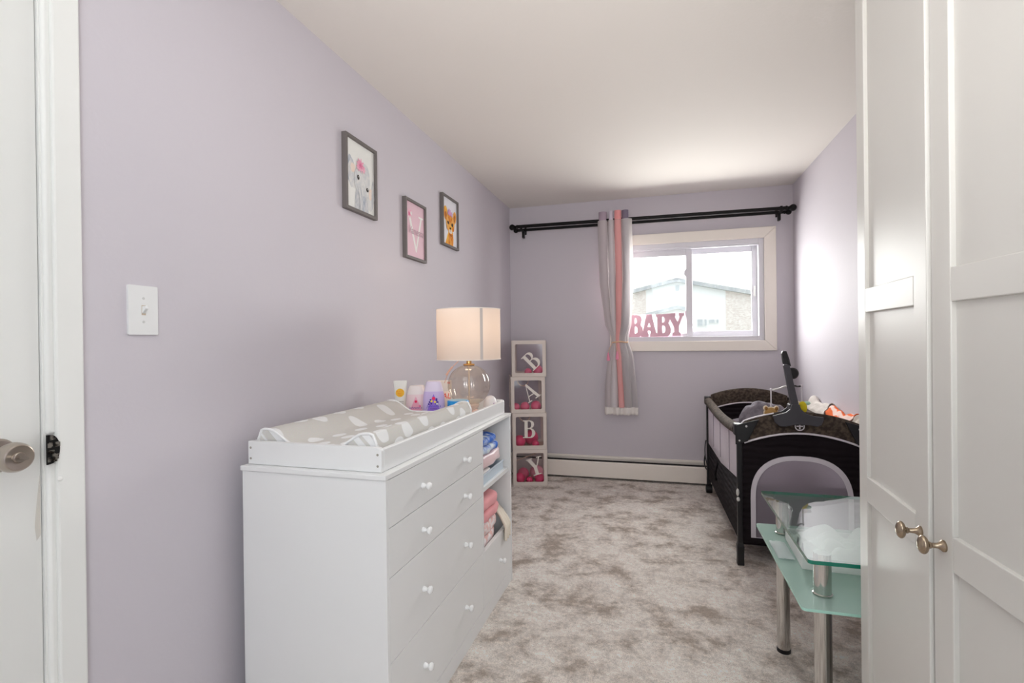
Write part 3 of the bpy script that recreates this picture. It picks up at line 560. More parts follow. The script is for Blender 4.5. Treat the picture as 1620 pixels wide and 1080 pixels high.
M_card = mat('white_card', (226, 214, 206), .6); M_cardin = mat('card_inside', (218, 190, 172), .8)
M_film = sheet('box_film', (246, 242, 244), 0, .06, gloss=.40); M_let = mat('letter_cream', (236, 228, 220), .5)
M_bal = [mat('balloon_pink', (236, 108, 142), .35, coat=.3), mat('balloon_hot_pink', (232, 62, 116), .35, coat=.3), mat('balloon_blush', (240, 160, 176), .35, coat=.3)]
BS = .298; BW = .286
boxes = [  # centre x, centre y, yaw degrees, letter, letter tilt, letter offset, label
    (.228, 4.195, 12.5, L_B, 44, (-.045,-.100), 'white letter box showing a tilted B, topmost of the corner stack'),
    (.204, 4.190, 18.5, L_A, 32, (-.035,-.060), 'white letter box showing the letter A, second from the top of the stack'),
    (.217, 4.193, 17.0, L_B, 0, (-.055,-.055), 'white letter box showing an upright B, third from the top of the stack'),
    (.222, 4.195, 15.5, L_Y, 16, (-.02,-.075), 'white letter box showing the letter Y, standing on the carpet under the stack')]
groups = ['balloons in the topmost letter box', 'balloons in the second letter box', 'balloons in the third letter box', 'balloons in the lowest letter box']
bspots = [[(-.008,-.090,.031,0,'left pink balloon'),(.075,-.084,.042,0,'right pink balloon')],
          [(-.100,-.088,.036,0,'left pink balloon'),(-.022,-.086,.040,0,'middle pink balloon'),(.070,-.085,.044,0,'right pink balloon')],
          [(-.080,-.078,.050,1,'left hot pink balloon'),(.022,.030,.062,1,'large hot pink balloon behind the letter'),(.052,-.098,.030,1,'small hot pink balloon at front right')],
          [(-.085,-.085,.044,1,'left hot pink balloon'),(.080,-.090,.041,1,'right hot pink balloon'),(-.055,.030,.050,0,'back left pink balloon'),(.060,.035,.060,2,'large blush balloon at the back'),(-.005,-.098,.028,1,'small middle hot pink balloon')]]
inbox = ['inside the topmost letter box', 'inside the letter A box', 'inside the upright B letter box', 'inside the letter Y box on the carpet']
for i, (bx, by, rz, LF, tilt, off, label) in enumerate(boxes):
    zb = (3-i)*(BS+.0015)+.001
    t = thing('letter_box', label, 'box', (bx, by, zb), math.radians(rz), 'stack of see-through letter boxes'); h = BW/2; fw = .030; T = .004
    for k in range(4):
        rot = Matrix.Rotation(k*PI/2, 4, 'Z')
        fp = MB().poly([[(-h,0),(h,0),(h,BS),(-h,BS)], rrect(-h+fw, h-fw, fw, BS-fw, .012)[::-1]], T, rot @ Matrix.Translation((0,-h+T/2,0)) @ STAND).build('side_frame', M_card, t, smooth=0)
        MB().poly([rrect(-h+fw-.006, h-fw+.006, fw-.006, BS-fw+.006, .012)], 0, rot @ Matrix.Translation((0,-h+T+.001,0)) @ STAND).build('film_window', M_film, fp, smooth=0)
    MB().box(-h+T, h-T, -h+T, h-T, 0, .004).build('bottom', M_cardin, t, smooth=0)
    MB().box(-h+T, h-T, -h+T, h-T, BS-.004, BS).build('lid', M_card, t, smooth=0)
    q = MB(); sc = .145
    for part in LF(): q.poly([[(a*sc, b*sc) for a, b in lp_] for lp_ in part], .002, Matrix.Translation((0,-h-.0012,BS/2)) @ STAND @ Matrix.Rotation(math.radians(tilt), 4, 'Z') @ Matrix.Translation((off[0], off[1], 0)))
    q.build('letter', M_let, t, smooth=0)
    rzm = Matrix.Rotation(math.radians(rz), 4, 'Z')
    for j, (ax, ay, r_, ci, which) in enumerate(bspots[i]):
        p = rzm @ Vector((ax, ay, 0)); 
        o = MB().ell((0,0,r_*1.02), (r_, r_, r_*1.02), 18, 12).lathe([(.002,-.003),(.005,-.004),(.003,.004)], 8, Matrix.Translation((r_*.97,0,r_)) @ Matrix.Rotation(PI/2,4,'Y')).build('balloon', M_bal[ci], None)
        o.location = (bx+p.x, by+p.y, zb+.0045); o.rotation_euler = (0, 0, random.random()*6); tag(o, which+' '+inbox[i], 'balloon', groups[i])
    if i in (1, 2, 3):   # a ribbon loop hanging inside
        q = MB(); 
        if i == 3: q.tube(bez((-.12,-.08,.19), (-.05,-.06,.215), (.0,-.04,.22), (.06,-.05,.25)), .004, 6)
        else: q.tube([(.045*math.cos(a)-.035, -.07+.01*i, BS-.035+.045*math.sin(a)) for a in [PI+PI*k/12 for k in range(13)]], .0065, 6, ry=.4)
        q.build('ribbon', M_cardin, t)

# ================================================================== curtain rod and curtain
cr = thing('curtain_rod', 'black double curtain rod with ball finials spanning the end wall', 'curtain rod', (0, D, 2.19))
MB().cyl((.105, -.150, .004), (W-.075, -.150, -.006), .0145, n=16).build('rod', M_black, cr)
MB().cyl((.105, -.085, -.014), (W-.075, -.085, -.020), .0125, n=16).build('rod', M_black, cr)
for sx, x, zz in ((-1, .105, .002), (1, W-.075, -.006)):
    a = Matrix.Translation((x, -.150, zz)) @ Matrix.Rotation(sx*PI/2, 4, 'Y')
    MB().lathe([(.0125,-.012),(.018,-.010),(.018,.000),(.013,.004),(.012,.012),(.016,.016),(.012,.020)], 18, a).ell(a @ Vector((0,0,.040)), (.026,.026,.026), 20, 14).build('finial', M_black, cr)
    b2 = Matrix.Translation((x, -.085, zz-.016)) @ Matrix.Rotation(sx*PI/2, 4, 'Y')
    MB().lathe([(.0095,-.010),(.014,-.008),(.014,.0),(.010,.006)], 18, b2).ell(b2 @ Vector((0,0,.024)), (.022,.022,.022), 20, 14).build('finial', M_black, cr)
for x in (.150, W-.118): MB().box(x-.009, x+.009, -.165, -.001, -.034, -.022).box(x-.009, x+.009, -.006, -.0005, -.040, .03).box(x-.009, x+.009, -.170, -.155, -.030, .010).box(x-.009, x+.009, -.105, -.065, -.085, -.028).build('bracket', M_black, cr, smooth=0, bevel=.002)

cu = thing('curtain', 'grey and pink curtain under white sheer, tied back with a tasselled cord', 'curtain', (0, D-.118, 0))
def cx(u, v): # pixel column -> X on the curtain plane, by height
    return .808+(u-946)*.00521 if v < .35 else .8085+(u-946.4)*.0052
zT, zS, zTie, zB = 2.262, 2.196, 1.176, .598
keys = [0, .10, .35, .55, .640, .74, .88, 1.0]   # 0 = top, .64 = tie, 1 = hem
def pleat(cols, y, dep, z0, z1, nv=44, n=14):
    """cols: list of (left,right) px at the keys"""
    rings = []
    for j in range(nv+1):
        v = j/nv; z = zT+(zB-zT)*v
        if z > z0+1e-6 or z < z1-1e-6: continue
        i = max(k for k in range(len(keys)-1) if keys[k] <= v+1e-9); f = (v-keys[i])/(keys[i+1]-keys[i]); f = f*f*(3-2*f) if keys[i+1] == .64 or keys[i] == .64 else f
        l = cols[i][0]*(1-f)+cols[i+1][0]*f; r = cols[i][1]*(1-f)+cols[i+1][1]*f
        xl, xr = cx(l, v), cx(r, v); c, w_ = (xl+xr)/2, (xr-xl)/2; g = 1-.55*math.exp(-((v-.64)/.07)**2); jig = .002*math.sin(v*23+c*40)
        rings.append([(c+w_*math.cos(a), y+dep*g*math.sin(a)+jig, z) for a in [2*PI*k/n for k in range(n)]])
    return MB().rings(rings)
C_gm = mat('mauve_grey_cloth', (172, 154, 168), .9); C_lv = mat('pale_lavender_cloth', (206, 198, 210), .9); C_pk = mat('rose_pink_cloth', (236, 158, 158), .9); C_dg = mat('slate_grey_cloth', (124, 114, 132), .9)
C_sh = sheet('white_sheer', (252, 248, 244), .50)
P = {
 'A': [(948,961),(948,961),(950,962),(958,967),(968,972.5),(962,969),(957,965),(956,965)],
 'B': [(964,971.5),(964,971.5),(964,974),(967,974),(971,974.5),(968,974),(965,976),(964,976)],
 'C': [(973,984),(973,984),(974,984.5),(974,983),(973,980),(974,983),(976,985),(977,987)],
 'D': [(984.5,995),(984.5,995),(985,997),(983,994),(979,987),(982,992),(986,995),(987,996)],
 'E': [(988,994),(988,994),(990,997),(988,996),(984,991),(990,999),(994,1003),(995,1005)]}
for key, mt, y, dp in (('A', C_gm, -.030, .030), ('B', C_lv, -.036, .026), ('C', C_pk, -.046, .030), ('D', C_dg, -.038, .028), ('E', C_dg, -.016, .020)):
    pleat(P[key], y, dp, zT-(.0 if key != 'E' else .1), zB+.012).build('pleat', mt, cu, smooth=70)
for key, y, dp, ex in (('A', -.034, .037, 1.6), ('B', -.041, .033, 1.2), ('D', -.044, .036, 1.8), ('E', -.020, .030, 2.2)):
    cols = [(l-ex, r+ex+(3.5 if key == 'D' and k < 3 else 0)) for k, (l, r) in enumerate(P[key])]; pleat(cols, y, dp, zS, zB+.03).build('sheer_fold', C_sh, cu, smooth=70)
cols = [(l-.6, r+.6) for l, r in P['C']]; pleat(cols, -.050, .036, zS, zB+.03).build('sheer_fold', sheet('thin_sheer', (240,236,232), .22), cu, smooth=70)
M_lace = mat('white_lace', (232, 226, 222), .9, bump=(160, .6))
def lace(u, v):
    px_ = 955+52*u; y = -.050-.022*math.sin(u*PI)-.014*math.sin(u*21); z = zB+.040-(.058+.006*abs(math.sin(u*28)))*v; return (cx(px_, 1), y, z)
MB().grid(lace, 80, 4).build('lace_hem', M_lace, cu, smooth=70, solid=.003)
M_cord = mat('peach_cord_tie', (222, 184, 150), .8); M_tas = mat('pink_tassel', (238, 150, 178), .9)
ctr = (cx(968,.64)+cx(991,.64))/2; rw = (cx(991,.64)-cx(968,.64))/2+.004
tb_ = MB().tube([(ctr+rw*math.cos(a), -.032+.036*math.sin(a), zTie+.003*math.sin(3*a)) for a in [2*PI*k/24 for k in range(24)]], .0055, 8, closed=True)
tb_.tube(bez((ctr-rw*.9,-.050,zTie), (ctr-rw*1.1,-.07,zTie-.03), (ctr-rw*1.4,-.07,zTie-.06), (ctr-rw*1.45,-.068,zTie-.085)), .002, 6).tube(bez((ctr-rw*.45,-.066,zTie), (ctr-rw*.4,-.085,zTie-.03), (ctr-rw*.35,-.085,zTie-.04), (ctr-rw*.3,-.083,zTie-.075)), .002, 6)
tie = tb_.build('tie_cord', M_cord, cu)
for x, y, z in ((ctr-rw*1.45, -.068, zTie-.085), (ctr-rw*.3, -.083, zTie-.075)):
    MB().lathe([(0,.0),(.006,-.004),(.005,-.012),(.010,-.030),(.013,-.068),(0,-.068)], 14, Matrix.Translation((x,y,z))).build('tassel', M_tas, tie)

# ================================================================== word sign on the sill
ws = thing('word_sign', 'dusty pink slab letters spelling BABY on the window ledge', 'sign', (1.044, D+.012, OZ0+.0385))
M_sign = mat('dusty_pink_wood', (238, 196, 210), .6, vary=(12, (232, 186, 202)))
ks = .455/1215
def sg(lp_): return [((x-115)*ks, (740-y)*ks) for x, y in lp_]
def slot(x0, x1, y0, y1): return [(x0,y0+20),(x0,y1-20),(x0+12,y1),((x0+x1)/2,y1-4),(x1-8,y1-30),(x1,(y0+y1)/2),(x1-8,y0+25),((x0+x1)/2,y0+2),(x0+12,y0)]
signs = [
 [[(115,740),(115,672),(142,668),(150,240),(310,235),(365,255),(405,300),(415,360),(385,458),(425,530),(436,610),(415,690),(380,725),(345,740)], slot(252,306,305,440), slot(252,320,502,665)],
 [[(395,740),(395,675),(425,650),(515,232),(630,228),(725,640),(755,665),(755,738),(592,738),(592,668),(612,640),(600,600),(572,594),(545,605),(540,645),(562,665),(562,738)], [(570,418),(607,515),(540,515)]],
 [[(720,735),(720,672),(750,660),(748,296),(720,290),(720,232),(960,226),(1005,270),(1025,330),(1020,380),(990,440),(1030,510),(1045,580),(1035,660),(1010,710),(970,732)], slot(858,914,288,425), slot(858,926,488,658)],
 [[(955,222),(1145,215),(1145,280),(1127,292),(1185,410),(1232,292),(1212,270),(1212,215),(1325,215),(1325,275),(1297,290),(1210,520),(1215,640),(1250,660),(1250,722),(1070,727),(1070,662),(1110,640),(1110,532),(1032,366),(985,284),(955,280)]]]
for i, s_ in enumerate(signs): MB().poly([sg(lp_) for lp_ in s_], .012-.0004*i, STAND).build('letter', M_sign, ws, smooth=0, bevel=.0008)

# ================================================================== play yard
PZ = thing('play_yard', 'black and brown folding play yard with mesh sides in the corner', 'playpen', (1.664, 2.885, 0), math.radians(1.4))
PW, PL = .625, 1.345
P_blk = mat('black_nylon', (28, 22, 26), .85, bump=(24, .25), spec=.2); P_pls = mat('black_plastic', (26, 25, 28), .45); P_gry = mat('charcoal_plastic', (66, 64, 70), .5, bump=(300,.1))
P_brn = mat('heathered_brown_fabric', (54, 44, 38), .95, vary=(55, (88, 76, 66), 6), bump=(120, .4)); P_pip = mat('white_pipe_trim', (226, 220, 226), .5)
P_mesh = sheet('grey_mesh', (196, 184, 198), .66); P_meshw = sheet('pale_mesh', (250, 242, 250), .90); P_riv = mat('silver_rivet', (216, 214, 212), .3, .4)
XI, YI = .022, .022
for x, y in ((XI, YI), (PW-XI, YI), (XI, PL-YI), (PW-XI, PL-YI)):
    n_ = y < 1
    lg = MB().box(x-.013, x+.013, y-.013, y+.013, .10, .70).build('leg', P_pls, PZ, smooth=0, bevel=.004)
    if n_:
        MB().rings([[(x+sx*.013, y+sy*.015, .12) for sx, sy in ((-1,-1),(1,-1),(1,1),(-1,1))], [(x+sx*.018, y+sy*.020, .10) for sx, sy in ((-1,-1),(1,-1),(1,1),(-1,1))], [(x+sx*.016, y+sy*.018, .05) for sx, sy in ((-1,-1),(1,-1),(1,1),(-1,1))], [(x+sx*.017, y+sy*.019, .0) for sx, sy in ((-1,-1),(1,-1),(1,1),(-1,1))]]).build('foot', P_pls, lg, smooth=0, bevel=.004)
    else:
        MB().box(x-.014, x+.014, y-.016, y+.016, .045, .12).build('wheel_fork', P_pls, lg, smooth=0, bevel=.003); MB().cyl((x-.022, y-.01, .032), (x+.022, y-.01, .032), .032, n=24).build('wheel', P_pls, lg)
nt = P_blk.node_tree; wv_ = nt.nodes.new('ShaderNodeTexWave'); wv_.bands_direction = 'Z'; wv_.inputs['Scale'].default_value = 9; wv_.inputs['Distortion'].default_value = 3; wv_.inputs['Detail'].default_value = 2
bmp_ = nt.nodes.new('ShaderNodeBump'); bmp_.inputs['Strength'].default_value = .7; bmp_.inputs['Distance'].default_value = .01
nt.links.new(nt.nodes['Texture Coordinate'].outputs['Object'], wv_.inputs['Vector']); nt.links.new(wv_.outputs['Fac'], bmp_.inputs['Height']); nt.links.new(bmp_.outputs[0], nt.nodes['Principled BSDF'].inputs['Normal'])
def topz(s, n_=True): # arch of the end rail, s 0..1 across
    return .735+.080*math.sin(PI*s)**.75
def botz(s): return .628+.078*math.sin(PI*s)**.85
for e, y in ((0, .008), (1, PL-.030)):
    ss = [.07+.86*i/30 for i in range(31)]; x_ = lambda s: PW*s
    rings = []
    for s in ss:
        zt, zb_ = topz(s), botz(s); x = x_(s); rings.append([(x,y,zb_),(x,y-.006,(zb_+zt)/2),(x,y,zt-.008),(x,y+.011,zt),(x,y+.022,zt-.008),(x,y+.026,(zb_+zt)/2),(x,y+.022,zb_)])
    bandt = MB().rings(rings).build('end_rail', P_brn, PZ, smooth=60)
    MB().tube([(x_(s), (y-.002 if e == 0 else y-.004), botz(s)) for s in ss], .0052, 8).build('piping', P_pip, bandt)
    pts = [(x_(s), botz(s)) for s in ss]
    outer = [(.035, .118),(PW-.035, .118),(PW-.035, .64)]+pts[::-1]+[(.035, .64)]
    bx0, bx1, bz0 = .074, .552, .150; cxm = (bx0+bx1)/2
    def archp(off, n=26):
        hw = (bx1-bx0)/2-off; top = .588-off; return [(cxm+hw*math.copysign(abs(math.cos(a))**.80, math.cos(a)), .36+(top-.36)*max(0.0, math.sin(a))**.85) for a in [PI*i/n for i in range(n+1)]]
    hole = archp(.0); loop = [(bx1, bz0)]+hole+[(bx0, bz0)]
    pnl = MB().poly([outer, loop], .006, Matrix.Translation((0,y+.012,0)) @ STAND).build('end_panel', P_blk, PZ, smooth=0)
    MB().poly([loop], 0, Matrix.Translation((0,y+.012,0)) @ STAND).build('mesh_window', P_mesh, pnl, smooth=0)
    inn = archp(.024); MB().poly([loop, [(bx1-.024, bz0+.002)]+inn+[(bx0+.024, bz0+.002)]], .006, Matrix.Translation((0,y+.006,0)) @ STAND).build('mesh_border', mat('pale_grey_binding', (214, 208, 216), .7), pnl, smooth=0, bevel=.0015)
for x in (XI, PW-XI):   # side rails and sides
    rr = [(x+.006*math.sin(PI*t_)*(1 if x < .3 else -1), .055+(PL-.11)*t_, .712-.030*math.sin(PI*t_)) for t_ in [i/24 for i in range(25)]]
    MB().tube(rr, .030, 12).build('side_rail', P_brn, PZ, smooth=70)
    def zlow(y): return .118
    def mlow(y): f = (y-.05)/(PL-.1); return .415-.06*f+.03*abs(2*f-1)
    ys = [.035+(PL-.07)*i/16 for i in range(17)]
    sd = MB().grid(lambda u, v: (x, .035+(PL-.07)*u, .118+(mlow(.035+(PL-.07)*u)-.118)*v), 16, 1).build('side_panel', P_blk, PZ, smooth=60, solid=.004)
    ms_ = MB().grid(lambda u, v: (x, .035+(PL-.07)*u, mlow(.035+(PL-.07)*u)+(.690-mlow(.035+(PL-.07)*u))*v), 16, 1).build('mesh_side', P_meshw, PZ, smooth=60)
    for yy in (.33, .68, 1.0): MB().tube([(x-.003*(1 if x < .3 else -1), yy, .42), (x-.003*(1 if x < .3 else -1), yy, .69)], .0025, 6).build('mesh_seam', mat('seam_grey', (170, 160, 170), .8), ms_)
for x, sx in ((.0, 1), (PW, -1)):
    for y, sy in ((0, 1), (PL, -1)):
        pts = [(x-sx*.004,y-sy*.004),(x+sx*.046,y-sy*.004),(x+sx*.046,y+sy*.020),(x+sx*.030,y+sy*.060),(x-sx*.004,y+sy*.060)]
        cc = MB().poly([pts], .062, Matrix.Translation((0,0,.716))).build('corner_cap', P_pls, PZ, smooth=0, bevel=.008, seg=3)
        if sy == 1:
            MB().poly([[(x, .742),(x+sx*.115, .775),(x+sx*.110, .764),(x+sx*.06, .66),(x, .64)]], .012, Matrix.Translation((0,y-.002,0)) @ STAND).build('gusset', P_pls, cc, smooth=0, bevel=.003)
            MB().ell((x+sx*.052, y-.010, .738), (.006,.004,.006), 12, 8).ell((x+sx*.018, y-.009, .662), (.005,.004,.005), 12, 8).build('rivet', P_riv, cc)
MB().tube([(.016, .000, .735)]+[(PW*s, .012, topz(s)+.003) for s in (.07,.12,.18,.24,.30)], .004, 6).build('top_binding', P_pip, PZ)
MB().ell((XI-.012, YI-.012, .385), (.008,.008,.020), 12, 8).ell((XI-.010, YI-.016, .350), (.009,.008,.012), 12, 8).build('release_tab', P_riv, PZ)
MB().box(XI+.01, PW-XI-.01, .04, PL-.04, .42, .45).build('bassinet_floor', P_blk, PZ, smooth=0, bevel=.008)
MB().box(.03, PW-.03, .03, PL-.03, .105, .122).build('base', P_blk, PZ, smooth=0)
MB().tube(bez((-.004,PL-.10,.42), (-.02,PL-.12,.36), (-.018,PL-.14,.30), (-.004,PL-.16,.24)), .004, 6).tube(bez((-.004,.62,.40), (-.02,.60,.34), (-.025,.66,.30), (-.004,.70,.26)), .010, 6, ry=.4).tube(bez((-.004,PL-.05,.30), (-.02,PL-.06,.24), (-.018,PL-.10,.22), (-.004,PL-.12,.20)), .008, 6, ry=.4).build('carry_strap', P_pls, PZ)
lgx, lgz = .305, .745
q = MB().tube([(lgx+.021*math.cos(a), -.004, lgz+.021*math.sin(a)) for a in [2*PI*k/28 for k in range(28)]], .0028, 6, closed=True)
q.box(lgx-.015, lgx+.015, -.0065, -.0015, lgz-.003, lgz+.003).box(lgx-.003, lgx+.003, -.0065, -.0015, lgz-.015, lgz+.015).build('emblem', P_pip, PZ)

# toy bar clipped on the end rail
tbx, tby = 1.664, 2.885
tb2 = thing('toy_bar', 'charcoal toy bar clipped over the near end of the play yard', 'toy bar', (1.950, 2.893, .75), math.radians(1.4))
pts = [(-.112,.048),(-.100,.012),(-.080,-.004),(-.050,-.006),(.0,.006),(.060,.004),(.095,-.002),(.112,.006),(.122,.030),(.124,.046),(.080,.050),(.045,.062),(.022,.082),(.012,.108),(-.022,.108),(-.030,.084),(-.050,.066)]
MB().poly([pts], .016, Matrix.Translation((0,-.022,0)) @ STAND).build('clip_plate', P_gry, tb2, smooth=0, bevel=.004)
MB().poly([pts], .010, Matrix.Translation((0,.042,0)) @ STAND).build('clip_plate', P_gry, tb2, smooth=0, bevel=.003)
MB().box(-.030, .020, -.014, .037, .075, .106).build('clip_bridge', P_gry, tb2, smooth=0, bevel=.003)
def pring(x, z, hw, hd, y): return [(x+sx*hw, y+sy*hd, z) for sx, sy in ((-1,-1),(1,-1),(1,1),(-1,1))]
MB().rings([pring(-.004,.100,.018,.012,-.010), pring(-.022,.20,.0165,.012,-.006), pring(-.040,.310,.0145,.012,.0)]).build('post', P_gry, tb2, smooth=0, bevel=.005, seg=3)
MB().rings([pring(-.040,.312,.0150,.0125,.0), pring(-.045,.345,.0145,.0125,.004), pring(-.046,.368,.013,.013,.012), pring(-.043,.380,.010,.014,.022)]).build('head', P_pls, tb2, smooth=0, bevel=.005, seg=3)
MB().tube(bez((-.040,.022,.372), (-.026,.040,.36), (-.020,.045,.33), (-.012,.05,.30)), .008, 8).build('strap', P_pls, tb2)
MB().lathe([(0,-.012),(.020,-.011),(.029,-.006),(.030,.004),(.024,.012),(0,.014)], 28, Matrix.Translation((.000,.045,.262)) @ Matrix.Rotation(PI/2,4,'X') ).build('music_disc', P_pls, tb2)
for sx, zz, dx_ in ((-1, .176, -.100), (1, .196, .046)):
    base = Vector((-.014+.012*sx, .016, .200)); end = Vector((dx_, .056, zz))
    arm = MB().tube(bez(base, base+Vector((sx*.02,.0,.0)), end-Vector((sx*.03,0,.006)), end, 10), .0045, 8).build('arm', P_riv if sx < 0 else P_pls, tb2)
    MB().ell(end, (.007,.007,.007), 12, 8).build('arm_tip', P_pip, arm); MB().tube([end, end+Vector((0,0,-.092 if sx < 0 else -.080))], .0035, 8).build('hanger', P_pip, arm)
# hanging toys
T1 = tag(MB().ell((0,0,0), (.033,.014,.030), 22, 14).build('plush_bear', mat('tan_plush', (176, 138, 84), .9, bump=(300,.3)), None), 'small tan bear head toy hanging from the left arm of the toy bar', 'toy'); T1.location = (1.849, 2.949, .800)
for sx in (-1, 1):
    e_ = MB().ell((sx*.026,.002,.026), (.013,.009,.014), 14, 10).build('ear', mat('cream_felt', (232, 214, 186), .9), T1); MB().ell((sx*.025,-.006,.026), (.008,.005,.010), 12, 8).build('inner_ear', mat('tan_felt', (160, 116, 66), .9), e_)
MB().ell((0,.004,0), (.037,.011,.034), 22, 14).build('felt_edge', mat('cream_felt', (232, 214, 186), .9), T1)
T2 = tag(MB().ell((0,0,0), (.022,.016,.034), 20, 14).build('plush_bird', mat('yellow_plush', (226, 206, 40), .9, bump=(300,.3)), None), 'yellow and mint toy hanging from the right arm of the toy bar', 'toy'); T2.location = (1.998, 2.951, .832)
MB().ell((.022,.004,.024), (.017,.008,.010), 14, 10).build('wing', mat('mint_felt', (196, 232, 214), .9), T2); MB().ell((-.018,.004,.018), (.014,.008,.016), 14, 10).build('wing', mat('cream_felt', (232, 214, 186), .9), T2); MB().ell((-.030,.006,.028), (.011,.007,.006), 12, 8).build('beak', mat('orange_felt', (240, 170, 70), .9), T2)

# things in the play yard
pw = tag(MB().ell((0,0,.185), (.150,.10,.185), 48, 32, .10, 26, 4, .9).build('plush_cushion', mat('grey_plush', (136, 130, 138), .95, bump=(90,.7), vary=(30, (116,110,120))), None), 'lumpy grey plush cushion propped inside the play yard', 'cushion'); pw.location = (1.885, 3.300, .452)
MB().ell((-.062,-.087,.270), (.010,.008,.011), 12, 8).build('button', mat('dark_button', (36,32,34), .6), pw)
def drape(name, label, y0, y1, mt, rad, dn_in, dn_out, seed, dz=0):
    xr = W-.030
    def fn(u, v):
        y = y0+(y1-y0)*u; s = v*(dn_in+PI*rad+dn_out); nzv = noise.noise(Vector((y*9+seed, s*9, seed)))
        if s < dn_in: x, z = xr-rad, -(dn_in-s)
        elif s < dn_in+PI*rad: a = PI-(s-dn_in)/rad; x, z = xr+rad*math.cos(a)*.6, rad*math.sin(a)
        else: x, z = xr+rad*.6, -(s-dn_in-PI*rad)
        wv = .010*math.sin(u*19+seed)
        return (x+nzv*.008, y, .730+dz-.02*math.sin(PI*u)+z+nzv*.014+wv*.5)
    o = MB().grid(fn, 50, 24).build(name, mt, None, smooth=70, solid=.004); return tag(o, label, 'blanket')
M_orb = mat('orange_print_cloth', (246, 222, 218), .9); nt = M_orb.node_tree; b = nt.nodes['Principled BSDF']; tc = nt.nodes.new('ShaderNodeTexCoord'); wv = nt.nodes.new('ShaderNodeTexWave')
wv.inputs['Scale'].default_value = 9; wv.inputs['Distortion'].default_value = 5; wv.inputs['Detail'].default_value = 2; r = nt.nodes.new('ShaderNodeValToRGB'); r.color_ramp.elements[0].color = lin((246,216,206)); r.color_ramp.elements[0].position = .35; r.color_ramp.elements[1].position = .6; r.color_ramp.elements[1].color = lin((240,110,50))
nt.links.new(tc.outputs['Object'], wv.inputs['Vector']); nt.links.new(wv.outputs['Fac'], r.inputs['Fac']); nt.links.new(r.outputs[0], b.inputs['Base Color'])
drape('baby_blanket', 'orange and blush printed cloth draped over the far side rail of the play yard', 3.07, 3.46, M_orb, .036, .14, .05, 3, .022)
drape('fleece_blanket', 'pale grey fleece blanket draped behind the orange printed cloth', 3.47, 3.86, mat('pale_grey_fleece', (214, 206, 200), .95, bump=(120,.5)), .040, .16, .05, 9, .024)
drape('muslin_cloth', 'thin cream muslin over the rail corner nearest the wardrobe', 2.955, 3.065, mat('cream_muslin', (236, 226, 216), .95), .034, .10, .03, 14, .014)

# ================================================================== glass table
gt = thing('glass_table', 'two-tier glass side table on chrome legs in front of the play yard', 'table', (1.664, 1.568, 0))
TXw, TYl, zt, zsf = .60, .664, .585, .452
def glassmat(name, tint, edge, tfac):
    M = bpy.data.materials.new(name); M.use_nodes = True; nt = M.node_tree; nt.nodes.clear()
    out = nt.nodes.new('ShaderNodeOutputMaterial'); tr_ = nt.nodes.new('ShaderNodeBsdfTransparent'); tr_.inputs[0].default_value = lin(tint)
    gl = nt.nodes.new('ShaderNodeBsdfGlossy'); gl.inputs['Roughness'].default_value = .015;     mx = nt.nodes.new('ShaderNodeMixShader'); nt.links.new(facing(nt, .05, 1.05, 3.6), mx.inputs[0]); nt.links.new(tr_.outputs[0], mx.inputs[1]); nt.links.new(gl.outputs[0], mx.inputs[2])
    if tfac:
        df = nt.nodes.new('ShaderNodeBsdfDiffuse'); df.inputs[0].default_value = lin(edge); m2 = nt.nodes.new('ShaderNodeMixShader'); m2.inputs[0].default_value = tfac
        nt.links.new(mx.outputs[0], m2.inputs[1]); nt.links.new(df.outputs[0], m2.inputs[2]); nt.links.new(m2.outputs[0], out.inputs[0])
    else: nt.links.new(mx.outputs[0], out.inputs[0])
    return M
M_gtop = glassmat('clear_table_glass', (244, 251, 248), (214,226,222), .04); M_gedge = mat('green_glass_edge', (10, 122, 100), .1, coat=.5); M_frost = glassmat('frosted_green_glass', (196, 226, 216), (190, 214, 206), .62); M_fedge = mat('pale_green_edge', (176, 222, 208), .2)
def slab(name, z0, z1, mt, me_, lo, hi):
    x0, y0, x1, y1 = lo[0], lo[1], hi[0], hi[1]; c = .012
    pts = arc(x1-c, y0+c, c, c, -90, 0, 5)+arc(x1-c, y1-c, c, c, 0, 90, 5)+arc(x0+c, y1-c, c, c, 90, 180, 5)+arc(x0+c, y0+c, c, c, 180, 270, 5)
    n = len(pts); q = MB(); q.cur = 0; q.add([(x,y,z1) for x, y in pts], [tuple(range(n))]); q.add([(x,y,z0) for x, y in pts], [tuple(reversed(range(n)))]); q.cur = 1
    q.add([(x,y,z0) for x, y in pts]+[(x,y,z1) for x, y in pts], [(i,(i+1) % n, n+(i+1) % n, n+i) for i in range(n)]); return q.build(name, [mt, me_], gt, smooth=30)
slab('glass_top', zt-.011, zt, M_gtop, M_gedge, (0,0), (TXw,TYl)); slab('glass_shelf', zsf-.008, zsf, M_frost, M_fedge, (-.018,-.004), (TXw+.01,TYl+.004))
for x in (.060, TXw-.060):
    for y in (.095, .575):
        lg = MB().cyl((x,y,.014), (x,y,zsf-.0085), .0232, n=28).cyl((x,y,zsf+.0005), (x,y,zt-.0115), .0232, n=28).build('leg', M_chrome, gt)
        MB().lathe([(.0235,0),(.0265,.001),(.0268,.004),(.0235,.006)], 28, Matrix.Translation((x,y,zsf+.0005))).build('collar', M_chrome, lg)
        MB().lathe([(0,0),(.0240,0),(.0245,.014),(0,.014)], 28, Matrix.Translation((x,y,0))).build('rubber_foot', P_pls, lg)
